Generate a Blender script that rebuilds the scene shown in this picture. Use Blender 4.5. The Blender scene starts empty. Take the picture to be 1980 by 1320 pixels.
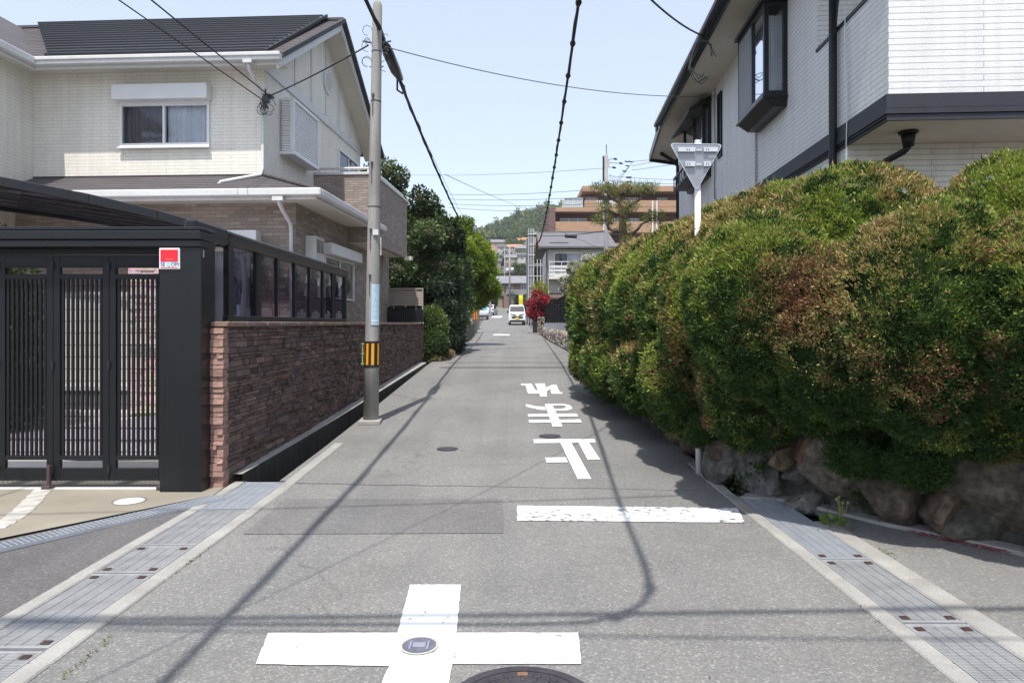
import bpy, bmesh, math, random
import numpy as np
from mathutils import Vector, Matrix, noise as mnoise
R = math.radians
sc = bpy.context.scene
COL = sc.collection

# ------------------------------------------------------------------ camera, sky, sun, exposure
F, CX, HZ, EYE = 1320.0, 990.0, 625.0, 1.5
cam = bpy.data.objects.new('camera', bpy.data.cameras.new('camera'))
COL.objects.link(cam)
cam.location = (0, 0, EYE); cam.rotation_euler = (R(90), 0, 0)
cam.data.sensor_width = 36; cam.data.lens = 24
cam.data.shift_y = -(660 - HZ) / 1980
cam.data.clip_start = .05; cam.data.clip_end = 4000
sc.camera = cam

SUN = Vector((-.072, -.42, 1.0)).normalized()          # towards the sun
world = bpy.data.worlds.new('World'); sc.world = world; world.use_nodes = True
wt = world.node_tree; wt.nodes.clear()
sky = wt.nodes.new('ShaderNodeTexSky'); sky.sky_type = 'NISHITA'; sky.sun_disc = False
sky.sun_elevation = math.asin(SUN.z); sky.sun_rotation = math.atan2(SUN.x, SUN.y)
sky.air_density = 1.0; sky.dust_density = 1.5; sky.ozone_density = 1.0; sky.altitude = 50
bg = wt.nodes.new('ShaderNodeBackground'); bg.inputs[1].default_value = .15
wo = wt.nodes.new('ShaderNodeOutputWorld')
veil = wt.nodes.new('ShaderNodeMix'); veil.data_type = 'RGBA'; veil.inputs[0].default_value = .5      # thin high haze over the blue
veil.inputs[7].default_value = (3.3, 3.42, 3.8, 1)
wt.links.new(sky.outputs[0], veil.inputs[6]); wt.links.new(veil.outputs[2], bg.inputs[0]); wt.links.new(bg.outputs[0], wo.inputs[0])
sl = bpy.data.lights.new('sun', 'SUN'); sl.energy = 3.05; sl.angle = R(.53); sl.color = (1, .955, .89)
so = bpy.data.objects.new('sun', sl); COL.objects.link(so)
so.rotation_euler = SUN.to_track_quat('Z', 'Y').to_euler(); so.location = (0, 0, 30)
sc.view_settings.view_transform = 'Standard'; sc.view_settings.look = 'None'
sc.view_settings.exposure = .95; sc.view_settings.gamma = 1
sc.cycles.max_bounces = 8; sc.cycles.transparent_max_bounces = 16
sc.cycles.use_denoising = True

# ------------------------------------------------------------------ helpers
def interp(pts, v):
    if v <= pts[0][0]: return pts[0][1]
    for (a, b), (c, d) in zip(pts, pts[1:]):
        if v <= c:
            t = (v - a) / (c - a); t = t
            return b + (d - b) * t
    return pts[-1][1]
GP = [(-60, 0), (6, 0), (8, .05), (10, .12), (14, .28), (18, .43), (24, .52), (36, .6), (44, .78), (59, 1.28), (88, 2.3), (120, 3.6), (150, 5.2), (260, 12)]
XP = [(-60, 0), (18, 0), (36, -.1), (44, -.25), (59, -.55), (88, -1.3), (150, -3.0)]
def G(y): return interp(GP, y)
def XC(y): return interp(XP, y)
def px(x, y, Z): return Vector(((x - CX) / F * Z, Z, EYE + (HZ - y) / F * Z))
def gp(x, y, up=0.0):                       # photo point lying on the ground
    lo, hi = .5, 200.
    z = 5.
    for _ in range(60):
        z = (lo + hi) / 2
        if EYE + (HZ - y) / F * z > G(z): lo = z
        else: hi = z
    return Vector(((x - CX) / F * z, z, G(z) + up))

class MB:
    def __init__(s): s.v = []; s.f = []; s.m = []; s.c = []; s.cur = (1, 1, 1)
    def add(s, vs, fs, m=0):
        o = len(s.v); s.v += [tuple(v) for v in vs]; s.f += [tuple(i + o for i in f) for f in fs]
        s.m += [m] * len(fs); s.c += [s.cur] * len(vs); return s
    def quad(s, a, b, c, d, m=0): return s.add([a, b, c, d], [(0, 1, 2, 3)], m)
    def poly(s, pts, m=0): return s.add(pts, [tuple(range(len(pts)))], m)
    def box(s, x0, x1, y0, y1, z0, z1, m=0):
        return s.add([(x0, y0, z0), (x1, y0, z0), (x1, y1, z0), (x0, y1, z0), (x0, y0, z1), (x1, y0, z1), (x1, y1, z1), (x0, y1, z1)],
                     [(3, 2, 1, 0), (4, 5, 6, 7), (0, 1, 5, 4), (1, 2, 6, 5), (2, 3, 7, 6), (3, 0, 4, 7)], m)
    def obox(s, c, sx, sy, sz, rz=0, m=0, mat=None):
        M = mat or Matrix.Rotation(rz, 3, 'Z')
        vs = [Vector(c) + M @ Vector((a * sx / 2, b * sy / 2, d * sz / 2)) for d in (-1, 1) for a, b in ((-1, -1), (1, -1), (1, 1), (-1, 1))]
        return s.add(vs, [(3, 2, 1, 0), (4, 5, 6, 7), (0, 1, 5, 4), (1, 2, 6, 5), (2, 3, 7, 6), (3, 0, 4, 7)], m)
    def beam(s, a, b, w, h, m=0):             # rectangular bar from a to b
        a = Vector(a); b = Vector(b); d = (b - a); L = d.length; d.normalize()
        up = Vector((0, 0, 1)) if abs(d.z) < .95 else Vector((0, 1, 0))
        sd = d.cross(up).normalized(); u = sd.cross(d)
        M = Matrix((sd, d, u)).transposed()
        return s.obox((a + b) / 2, w, L, h, 0, m, M)
    def prism(s, pts, vec, m=0):
        n = len(pts); vec = Vector(vec); p = [Vector(q) for q in pts]
        nn = Vector((0, 0, 0))
        for i in range(n): nn += p[i].cross(p[(i + 1) % n])
        if nn.dot(vec) > 0: p = p[::-1]
        q = [a + vec for a in p]
        return s.add(p + q, [tuple(range(n)), tuple(range(2 * n - 1, n - 1, -1))] + [(i, i + n, (i + 1) % n + n, (i + 1) % n) for i in range(n)], m)
    def tube(s, pts, r, n=8, m=0, cap=True):
        P = [Vector(p) for p in pts]; k = len(P); rr = list(r) if isinstance(r, (list, tuple)) else [r] * k
        vs = []; prev = None
        for i in range(k):
            d = (P[min(i + 1, k - 1)] - P[max(i - 1, 0)]).normalized()
            if prev is None:
                ref = Vector((0, 0, 1)) if abs(d.z) < .9 else Vector((1, 0, 0))
                a = d.cross(ref).normalized()
            else:
                a = (prev - d * prev.dot(d)).normalized()
            prev = a; b = d.cross(a)
            for j in range(n):
                t = 2 * math.pi * j / n
                vs.append(P[i] + (a * math.cos(t) + b * math.sin(t)) * rr[i])
        fs = [(i * n + j, i * n + (j + 1) % n, (i + 1) * n + (j + 1) % n, (i + 1) * n + j) for i in range(k - 1) for j in range(n)]
        if cap: fs += [tuple(range(n))[::-1], tuple(range((k - 1) * n, k * n))]
        return s.add(vs, fs, m)
    def cyl(s, c, r, h, n=24, m=0, r2=None):
        return s.tube([c, Vector(c) + Vector((0, 0, h))], [r, r if r2 is None else r2], n, m)
    def disc(s, c, r, n=32, m=0, r0=0):
        c = Vector(c)
        o = [c + Vector((math.cos(2 * math.pi * i / n) * r, math.sin(2 * math.pi * i / n) * r, 0)) for i in range(n)]
        if r0 <= 0: return s.poly(o, m)
        q = [c + (a - c) * (r0 / r) for a in o]
        return s.add(o + q, [(i, (i + 1) % n, n + (i + 1) % n, n + i) for i in range(n)], m)
    def ball(s, c, r, m=0, n=10, k=7):
        rx, ry, rz = r if isinstance(r, (tuple, list)) else (r, r, r)
        c = Vector(c); vs = [c + Vector((0, 0, -rz))]
        for i in range(1, k):
            p = -math.pi / 2 + math.pi * i / k
            for j in range(n):
                t = 2 * math.pi * j / n
                vs.append(c + Vector((rx * math.cos(p) * math.cos(t), ry * math.cos(p) * math.sin(t), rz * math.sin(p))))
        vs.append(c + Vector((0, 0, rz))); fs = []
        for j in range(n):
            fs.append((0, 1 + (j + 1) % n, 1 + j)); fs.append((len(vs) - 1, 1 + (k - 2) * n + j, 1 + (k - 2) * n + (j + 1) % n))
        for i in range(k - 2):
            for j in range(n):
                a = 1 + i * n
                fs.append((a + j, a + (j + 1) % n, a + n + (j + 1) % n, a + n + j))
        return s.add(vs, fs, m)
    def build(s, name, mats, parent=None, smooth=False, bevel=0, colors=False, keep=False):
        if not isinstance(mats, (list, tuple)): mats = [mats]
        v = np.array(s.v, dtype=float); org = Vector((0, 0, 0))
        if parent is None and not keep:
            lo, hi = v.min(0), v.max(0); org = Vector(((lo[0] + hi[0]) / 2, (lo[1] + hi[1]) / 2, lo[2]))
        me = bpy.data.meshes.new(name)
        me.from_pydata((v - np.array(org)).tolist(), [], s.f)
        for mm in mats: me.materials.append(mm)
        me.polygons.foreach_set('material_index', s.m)
        if smooth: me.polygons.foreach_set('use_smooth', [True] * len(s.f))
        if colors:
            ca = me.color_attributes.new('Col', 'FLOAT_COLOR', 'POINT')
            cc = np.ones((len(s.c), 4)); cc[:, :3] = np.array(s.c); ca.data.foreach_set('color', cc.ravel())
        me.update()
        o = bpy.data.objects.new(name, me); COL.objects.link(o); o.location = org
        if parent: o.parent = parent
        if bevel:
            b = o.modifiers.new('edge', 'BEVEL'); b.width = bevel; b.segments = 1; b.limit_method = 'ANGLE'; b.angle_limit = R(40)
        return o

def tag(o, label, cat, group=None, kind=None):
    o['label'] = label; o['category'] = cat
    if group: o['group'] = group
    if kind: o['kind'] = kind
    return o
def thing(name, label, cat, loc=(0, 0, 0), rz=0, group=None):
    o = bpy.data.objects.new(name, None); COL.objects.link(o); o.location = loc; o.rotation_euler = (0, 0, rz)
    o.empty_display_size = .2
    return tag(o, label, cat, group)
def struct(o, kind='structure'): o['kind'] = kind; return o
def copy_tree(o, parent=None):
    c = o.copy(); COL.objects.link(c)
    if parent: c.parent = parent
    for ch in list(o.children): copy_tree(ch, c)
    return c

# ------------------------------------------------------------------ materials
def newmat(name):
    m = bpy.data.materials.new(name); m.use_nodes = True; t = m.node_tree; t.nodes.clear()
    o = t.nodes.new('ShaderNodeOutputMaterial'); b = t.nodes.new('ShaderNodeBsdfPrincipled')
    t.links.new(b.outputs[0], o.inputs[0]); return m, t, b
def N(t, kind, **k):
    n = t.nodes.new('ShaderNode' + kind)
    for a, v in k.items():
        if a.startswith('i_'):
            key = a[2:]; key = int(key) if key.isdigit() else key.replace('_', ' ')
            n.inputs[key].default_value = v
        else: setattr(n, a, v)
    return n
def c4(c): return (c[0], c[1], c[2], 1)
def ramp(t, fac, stops):
    r = N(t, 'ValToRGB'); e = r.color_ramp.elements
    while len(e) < len(stops): e.new(.5)
    for el, (p, c) in zip(e, stops): el.position = p; el.color = c4(c) if len(c) == 3 else c
    t.links.new(fac, r.inputs[0]); return r.outputs[0]
def mixc(t, fac, a, b, mode='MIX'):
    m = N(t, 'Mix', data_type='RGBA', blend_type=mode)
    for s, val in ((0, fac), (6, a), (7, b)):
        if hasattr(val, 'is_linked') or hasattr(val, 'links'): t.links.new(val, m.inputs[s])
        elif s == 0: m.inputs[0].default_value = val
        else: m.inputs[s].default_value = c4(val)
    return m.outputs[2]
def noise_(t, co, scale, detail=4, rough=.55):
    n = N(t, 'TexNoise', i_Scale=scale, i_Detail=detail, i_Roughness=rough); t.links.new(co, n.inputs[0]); return n.outputs[0]
def bump_(t, b, h, strength, dist=.01):
    n = N(t, 'Bump', i_Strength=strength, i_Distance=dist); t.links.new(h, n.inputs['Height']); t.links.new(n.outputs[0], b.inputs['Normal'])
def grey(a): return (a, a, a)

def mat(name, col, rough=.6, var=.12, vs=2.5, fine=.06, fs=60, bump=0, bs=80, metal=0, spec=.4, attr=False, streak=0, coat=0):
    m, t, b = newmat(name)
    co = N(t, 'TexCoord').outputs['Object']
    if attr:
        a = N(t, 'VertexColor', layer_name='Col').outputs[0]
        base = mixc(t, 1, a, col, 'MULTIPLY')
    else:
        base = mixc(t, 0, col, col)
    n1 = noise_(t, co, vs); base = mixc(t, 1, base, ramp(t, n1, [(.3, grey(1 - var)), (.7, grey(1 + var))]), 'MULTIPLY')
    if fine:
        n2 = noise_(t, co, fs, 3); base = mixc(t, 1, base, ramp(t, n2, [(.3, grey(1 - fine)), (.7, grey(1 + fine))]), 'MULTIPLY')
    if streak:
        mp = N(t, 'Mapping'); mp.inputs['Scale'].default_value = (9, 9, .5); t.links.new(co, mp.inputs[0])
        n3 = noise_(t, mp.outputs[0], 1.5, 5); base = mixc(t, 1, base, ramp(t, n3, [(.35, grey(1 - streak)), (.6, grey(1.0))]), 'MULTIPLY')
    t.links.new(base, b.inputs['Base Color'])
    b.inputs['Roughness'].default_value = rough; b.inputs['Metallic'].default_value = metal
    b.inputs['Specular IOR Level'].default_value = spec
    if coat: b.inputs['Coat Weight'].default_value = coat; b.inputs['Coat Roughness'].default_value = .05
    if bump: bump_(t, b, noise_(t, co, bs, 4), bump, .006)
    return m

def wall_uv(t):                                # (along the wall, height) whichever way the wall faces
    tc = N(t, 'TexCoord'); s = N(t, 'SeparateXYZ'); t.links.new(tc.outputs['Object'], s.inputs[0])
    nn = N(t, 'SeparateXYZ'); t.links.new(tc.outputs['Normal'], nn.inputs[0])
    ab = N(t, 'Math', operation='ABSOLUTE'); t.links.new(nn.outputs[0], ab.inputs[0])
    gt = N(t, 'Math', operation='GREATER_THAN'); t.links.new(ab.outputs[0], gt.inputs[0]); gt.inputs[1].default_value = .7
    mx = N(t, 'Mix', data_type='FLOAT'); t.links.new(gt.outputs[0], mx.inputs[0]); t.links.new(s.outputs[0], mx.inputs[2]); t.links.new(s.outputs[1], mx.inputs[3])
    c = N(t, 'CombineXYZ'); t.links.new(mx.outputs[0], c.inputs[0]); t.links.new(s.outputs[2], c.inputs[1])
    return c.outputs[0], tc.outputs['Object']
def brick(name, c1, c2, mortar, w, h, ms=.006, bump=.5, rough=.75, var=.1, offset=.5, bias=0, smooth=.1, streak=.1):
    m, t, b = newmat(name); uv, co = wall_uv(t)
    br = N(t, 'TexBrick', offset=offset, i_Color1=c4(c1), i_Color2=c4(c2), i_Mortar=c4(mortar), i_Scale=1.0)
    br.inputs['Mortar Size'].default_value = ms; br.inputs['Brick Width'].default_value = w; br.inputs['Row Height'].default_value = h
    br.inputs['Bias'].default_value = bias; br.inputs['Mortar Smooth'].default_value = smooth
    t.links.new(uv, br.inputs[0])
    base = mixc(t, 1, br.outputs[0], ramp(t, noise_(t, co, 1.2), [(.3, grey(1 - var)), (.7, grey(1 + var))]), 'MULTIPLY')
    base = mixc(t, 1, base, ramp(t, noise_(t, co, 45, 3), [(.3, grey(.94)), (.7, grey(1.06))]), 'MULTIPLY')
    if streak:
        mp = N(t, 'Mapping'); mp.inputs['Scale'].default_value = (6, 6, .4); t.links.new(co, mp.inputs[0])
        base = mixc(t, 1, base, ramp(t, noise_(t, mp.outputs[0], 1.2, 5), [(.35, grey(1 - streak)), (.62, grey(1.0))]), 'MULTIPLY')
    t.links.new(base, b.inputs['Base Color']); b.inputs['Roughness'].default_value = rough
    ad = N(t, 'Math', operation='MULTIPLY_ADD'); t.links.new(br.outputs['Fac'], ad.inputs[0]); ad.inputs[1].default_value = -1.0
    sc_ = N(t, 'Math', operation='MULTIPLY'); t.links.new(noise_(t, co, 30, 4), sc_.inputs[0]); sc_.inputs[1].default_value = .5
    t.links.new(sc_.outputs[0], ad.inputs[2])
    bump_(t, b, ad.outputs[0], bump, .012)
    return m
def asphalt(name, col, speck=.35, warm=(1, .985, .95)):
    m, t, b = newmat(name); co = N(t, 'TexCoord').outputs['Object']
    v = N(t, 'TexVoronoi', i_Scale=105.0); t.links.new(co, v.inputs[0])
    s = N(t, 'SeparateColor'); t.links.new(v.outputs['Color'], s.inputs[0])
    base = ramp(t, s.outputs[0], [(0, [c * (1 - speck) for c in col]), (.55, col), (.86, [c * 1.12 for c in col]), (.97, [min(1, c * (1 + speck * 2.6)) for c in col])])
    base = mixc(t, 1, base, ramp(t, noise_(t, co, 220, 2), [(.3, grey(.8)), (.7, grey(1.2))]), 'MULTIPLY')
    base = mixc(t, 1, base, ramp(t, noise_(t, co, .55, 6, .62), [(.3, grey(.8)), (.5, grey(.98)), (.72, grey(1.11))]), 'MULTIPLY')
    mp = N(t, 'Mapping'); mp.inputs['Scale'].default_value = (2.2, .12, 1); t.links.new(co, mp.inputs[0])
    base = mixc(t, 1, base, ramp(t, noise_(t, mp.outputs[0], 1.0, 4), [(.3, (.9, .9, .9)), (.7, (1.08, 1.07, 1.04))]), 'MULTIPLY')
    # hairline cracks
    n0 = N(t, 'TexNoise', i_Scale=1.1, i_Detail=5.0); t.links.new(co, n0.inputs[0])
    wv = N(t, 'VectorMath', operation='MULTIPLY_ADD'); t.links.new(n0.outputs['Color'], wv.inputs[0]); wv.inputs[1].default_value = (1.5, 1.5, 0); t.links.new(co, wv.inputs[2])
    v2 = N(t, 'TexVoronoi', feature='DISTANCE_TO_EDGE', i_Scale=.22); t.links.new(wv.outputs[0], v2.inputs[0])
    base = mixc(t, 1, base, ramp(t, v2.outputs['Distance'], [(0, grey(.8)), (.002, grey(.9)), (.004, grey(1))]), 'MULTIPLY')
    t.links.new(base, b.inputs['Base Color']); b.inputs['Roughness'].default_value = .85; b.inputs['Specular IOR Level'].default_value = .25
    bump_(t, b, s.outputs[0], .35, .004)
    return m
def paint(name, wear=.42, col=(.7, .71, .72), under=(.17, .168, .165)):
    m, t, b = newmat(name); co = N(t, 'TexCoord').outputs['Object']
    n = noise_(t, co, 16, 9, .72); n2 = noise_(t, co, 2.6, 3)
    ad = N(t, 'Math', operation='MULTIPLY_ADD'); t.links.new(n2, ad.inputs[0]); ad.inputs[1].default_value = .3; t.links.new(n, ad.inputs[2])
    f = ramp(t, ad.outputs[0], [(wear, grey(0)), (wear + .05, grey(1))])
    pc = mixc(t, 1, col, ramp(t, noise_(t, co, 60, 4), [(.3, grey(.9)), (.6, grey(1))]), 'MULTIPLY')
    base = mixc(t, f, under, pc)
    t.links.new(base, b.inputs['Base Color']); b.inputs['Roughness'].default_value = .75; b.inputs['Specular IOR Level'].default_value = .3
    bump_(t, b, noise_(t, co, 150, 2), .25, .003)
    return m
def glass(name, col=(.02, .023, .027), rough=.03):
    m, t, b = newmat(name); b.inputs['Base Color'].default_value = c4(col); b.inputs['Roughness'].default_value = rough
    b.inputs['Specular IOR Level'].default_value = .9
    return m
def clear(name, tint=(.55, .55, .6), refl=1.0, deep=None):          # see-through sheet: tinted transparency under a mirror-like sheen
    m, t, b = newmat(name); out = [n for n in t.nodes if n.type == 'OUTPUT_MATERIAL'][0]; t.nodes.remove(b)
    tr = N(t, 'BsdfTransparent'); tr.inputs[0].default_value = c4(tint); gl = N(t, 'BsdfGlossy', i_Roughness=.03)
    gl.inputs[0].default_value = (.9, .92, 1, 1)
    if deep:                                             # a thick sheet passes less light the more slantwise it is crossed
        lw = N(t, 'LayerWeight', i_Blend=.5); t.links.new(ramp(t, lw.outputs['Facing'], [(.35, tint), (.8, deep)]), tr.inputs[0])
    fr = N(t, 'Fresnel', i_IOR=1.5); mx = N(t, 'MixShader'); sm = N(t, 'Math', operation='MULTIPLY'); sm.inputs[1].default_value = refl
    t.links.new(fr.outputs[0], sm.inputs[0]); t.links.new(sm.outputs[0], mx.inputs[0]); t.links.new(tr.outputs[0], mx.inputs[1]); t.links.new(gl.outputs[0], mx.inputs[2]); t.links.new(mx.outputs[0], out.inputs[0])
    return m
def leafmat(name, trans=.3, rough=.5, spec=.3):
    m, t, b = newmat(name); out = [n for n in t.nodes if n.type == 'OUTPUT_MATERIAL'][0]
    a = N(t, 'VertexColor', layer_name='Col').outputs[0]
    t.links.new(a, b.inputs['Base Color']); b.inputs['Roughness'].default_value = rough; b.inputs['Specular IOR Level'].default_value = spec
    tr = N(t, 'BsdfTranslucent'); t.links.new(mixc(t, 1, a, (1.15, 1.2, .7), 'MULTIPLY'), tr.inputs[0])
    mx = N(t, 'MixShader', i_Fac=trans); t.links.new(b.outputs[0], mx.inputs[1]); t.links.new(tr.outputs[0], mx.inputs[2]); t.links.new(mx.outputs[0], out.inputs[0])
    return m

# ------------------------------------------------------------------ foliage
RNG = np.random.default_rng(7)
def unit(a): return a / np.maximum(np.linalg.norm(a, axis=-1, keepdims=True), 1e-9)
def shell(ells, dens, keep=.96, bias=None, rng=RNG, jit=.06):
    """points and outward normals on the outside of a union of ellipsoids"""
    E = np.array(ells, float); C, Rr = E[:, :3], E[:, 3:6]; P = []; NN = []
    for i in range(len(E)):
        a, b, c = Rr[i]; area = 4 * math.pi * (((a * b) ** 1.6 + (a * c) ** 1.6 + (b * c) ** 1.6) / 3) ** (1 / 1.6)
        n = max(8, int(area * dens)); d = unit(rng.normal(size=(n, 3)))
        w = rng.uniform(1 - jit, 1 + jit, size=(n, 1)); p = C[i] + d * Rr[i] * w; nn = unit(d / Rr[i])
        ok = np.ones(n, bool)
        for j in range(len(E)):
            if j == i: continue
            if np.any(np.abs(C[j] - C[i]) > Rr[j] + Rr[i]): continue
            ok &= (((p - C[j]) / Rr[j]) ** 2).sum(1) > keep ** 2
        P.append(p[ok]); NN.append(nn[ok])
    return np.concatenate(P), np.concatenate(NN)
def nz(P, s, seed=0.):
    return np.array([mnoise.noise((p[0] * s + seed, p[1] * s + seed * .7, p[2] * s - seed)) for p in P])
def leaf_mesh(name, P, NRM, L, W, cols, m, parent=None, spread=.9, k=1, up=0., rng=RNG, extra=None, droop=0.):
    """k folded diamond leaves at every point; extra = list of MB geometry (core, stems) joined with its own material"""
    P = np.repeat(P, k, 0); NRM = np.repeat(NRM, k, 0); cols = np.repeat(cols, k, 0); n = len(P)
    d = unit(NRM + rng.normal(size=(n, 3)) * spread + np.array([0, 0, up]))
    s = unit(np.cross(d, rng.normal(size=(n, 3)))); u = np.cross(s, d)
    l = L * rng.uniform(.6, 1.35, size=(n, 1)); w = W * rng.uniform(.7, 1.3, size=(n, 1))
    P = P + rng.normal(size=(n, 3)) * L * .35
    tip = P + d * l - np.array([0, 0, droop]) * l; mid = P + d * l * .45
    V = np.stack([P, mid + s * w + u * w * .35, tip, mid - s * w + u * w * .35], 1).reshape(-1, 3)
    cols = np.clip(cols * rng.uniform(.78, 1.22, size=(n, 1)), 0, 1)
    Cc = np.ones((n * 4, 4)); Cc[:, :3] = np.repeat(cols, 4, 0)
    org = np.zeros(3)
    if parent is None: org = np.array([V[:, 0].mean(), V[:, 1].mean(), V[:, 2].min()])
    me = bpy.data.meshes.new(name); me.vertices.add(n * 4); me.vertices.foreach_set('co', (V - org).ravel())
    me.loops.add(n * 4); me.loops.foreach_set('vertex_index', np.arange(n * 4, dtype=np.int32))
    me.polygons.add(n); me.polygons.foreach_set('loop_start', np.arange(0, n * 4, 4, dtype=np.int32))
    ca = me.color_attributes.new('Col', 'FLOAT_COLOR', 'POINT'); ca.data.foreach_set('color', Cc.ravel())
    me.materials.append(m); me.update(calc_edges=True); me.validate()
    o = bpy.data.objects.new(name, me); COL.objects.link(o); o.location = org
    if parent: o.parent = parent
    return o
def pal(P, cols, s, seed, rng=RNG):
    """colour per point, blended through a palette by a slow noise"""
    v = nz(P, s, seed) * .9 + .5 + rng.normal(size=len(P)) * .12
    v = np.clip(v, 0, .999) * (len(cols) - 1); i = v.astype(int); f = (v - i)[:, None]; c = np.array(cols, float)
    return c[i] * (1 - f) + c[np.minimum(i + 1, len(cols) - 1)] * f
def blob_core(mb, ells, k=.8):
    for e in ells: mb.ball(e[:3], (e[3] * k, e[4] * k, e[5] * k), 0, 12, 8)
    return mb
# ------------------------------------------------------------------ shared materials
ASP = asphalt('asphalt_road', (.184, .182, .177), .2); ASP_L = asphalt('asphalt_side', (.115, .11, .113), .18)
ASP_R = asphalt('asphalt_side_right', (.185, .182, .175), .16); ASP_P = asphalt('asphalt_patch', (.15, .148, .146), .18)
CONC = mat('kerb_concrete', (.29, .282, .262), .85, .2, 3, .16, 90, .4, 90, streak=0)
CONC_D = mat('old_concrete', (.2, .195, .185), .9, .25, 2.5, .15, 60, .5, 60, streak=.35)
TAN = mat('washed_concrete', (.25, .226, .18), .85, .16, 1.3, .14, 110, .4, 120)
PIT = mat('drain_dark', (.03, .03, .03), .9)
STEEL = mat('galvanised_steel', (.33, .335, .34), .6, .14, 6, .1, 40, metal=.3)
STEEL_L = mat('bright_steel', (.5, .53, .57), .4, .1, 6, .06, 40, metal=.5)
RUBBER = mat('rust_pad', (.05, .024, .021), .8, .2, 20)
WHITE_P = paint('road_paint', .5); WHITE_W = paint('road_paint_worn', .575); WHITE_H = paint('road_paint_scuffed', .5)
IRON = mat('cast_iron', (.06, .054, .064), .6, .25, 8, .15, 60, .4, 70, metal=.35)
RUST = mat('rusty_iron', (.2, .11, .06), .8, .3, 8, .2, 60)
BLACK = mat('black_aluminium', (.01, .0105, .013), .45, .1, 3, .05, 50, spec=.3)
BLACK_G = mat('black_gloss', (.01, .011, .0135), .32, .08, 3, .03, 50, spec=.35)
DARKT = mat('dark_trim', (.02, .022, .027), .5, .12, 2, .05, 40)
WHITE = mat('white_trim', (.6, .6, .585), .45, .05, 2, .03, 40, streak=.06)
CREAM = mat('cream_soffit', (.62, .585, .52), .7, .05, 2, .03, 40)
CABLE = mat('cable_rubber', (.012, .012, .012), .6, .1)
EARTH = mat('earth', (.12, .095, .07), .95, .3, 2, .2, 40, .6, 30)
GLASS = glass('window_glass')
GRASS = leafmat('leaf_small', .3)

def sheet(name, xl, xr, ys, dz, m, kind='structure', nx=4):
    mb = MB(); pts = []
    for y in ys:
        a = xl(y) if callable(xl) else xl; b = xr(y) if callable(xr) else xr
        pts.append([(a + (b - a) * i / nx, y, G(y) + dz) for i in range(nx + 1)])
    for r0, r1 in zip(pts, pts[1:]):
        for i in range(nx): mb.quad(r0[i], r0[i + 1], r1[i + 1], r1[i])
    o = mb.build(name, m, keep=True); o['kind'] = kind; return o
def ys_(a, b, st=1.0):
    n = max(1, int(math.ceil((b - a) / st))); return [a + (b - a) * i / n for i in range(n + 1)]

# terrain with the wooded hill far behind
def hill(x, y):
    t = max(0., min(1., (y - 200) / 330.)); t = t * t * (3 - 2 * t)
    crest = 56 + (x + 10) * (.2 if x < 25 else 0) + (0 if x < 25 else 7.0 + (x - 25) * .1) + 3 * math.sin(x * .021 + 1.0) + 3 * math.sin(x * .06)
    crest = max(40, min(150, crest))
    return G(y) + t * crest + 3 * t * mnoise.noise((x * .02, y * .02, 0))
mb = MB(); ysr = ys_(-60, 20, 8) + ys_(24, 60, 4) + ys_(66, 200, 8) + ys_(215, 900, 15); xsr = [-900, -600, -400, -260, -180] + ys_(-140, 140, 10) + [180, 260, 400, 600, 900]
idx = []
for y in ysr:
    for x in xsr:
        drop = -.75 if (y < 40 and abs(x) < 30) else -.03
        mb.v.append((x, y, hill(x, y) + drop)); mb.c.append((1, 1, 1))
nxr = len(xsr)
for j in range(len(ysr) - 1):
    for i in range(nxr - 1):
        mb.f.append((j * nxr + i, j * nxr + i + 1, (j + 1) * nxr + i + 1, (j + 1) * nxr + i)); mb.m.append(0)
struct(mb.build('ground', mat('ground_soil', (.1, .1, .075), .95, .3, .05, .2, 3), keep=True))

XLr = lambda y: -2.115 if y < 6.45 else (-2.2 if y < 18 else XC(y) - 2.2)
XRr = lambda y: 1.9 if y < 5.95 else (1.97 if y < 18 else XC(y) + 1.98)
sheet('road', XLr, XRr, ys_(-14, 6.449, 1) + ys_(6.451, 30, .8) + ys_(31, 150, 3), 0, ASP, nx=6)
sheet('side_street', -25, -2.5, ys_(-14, 6.45, 2), -.002, ASP_L)
sheet('side_street', 2.4, 25, ys_(-14, 6.3, 2), -.002, ASP_R)
# forecourt of washed concrete before the gate, bounded by the slanting drain
ga, gb = gp(-260, 1100), gp(412, 962)
mb = MB(); mb.poly([gp(412, 960, .016), (-2.62, 6.3, .016), (-2.62, 6.6, .02), (-9, 6.6, .02), (-9, 3.0, .016), gp(-260, 1098, .016)])
struct(mb.build('forecourt', TAN, keep=True))
mb = MB(); mb.poly([(-12, 6.6, .02), (-2.62, 6.6, .02), (-2.62, 22, .5), (-12, 22, .5)])
struct(mb.build('yard', mat('yard_paving', (.5, .47, .42), .85, .12, 1, .1, 60), keep=True))
sheet('front_garden', lambda y: -22, lambda y: -2.5, ys_(18.4, 31, 2), .03, EARTH)
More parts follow.
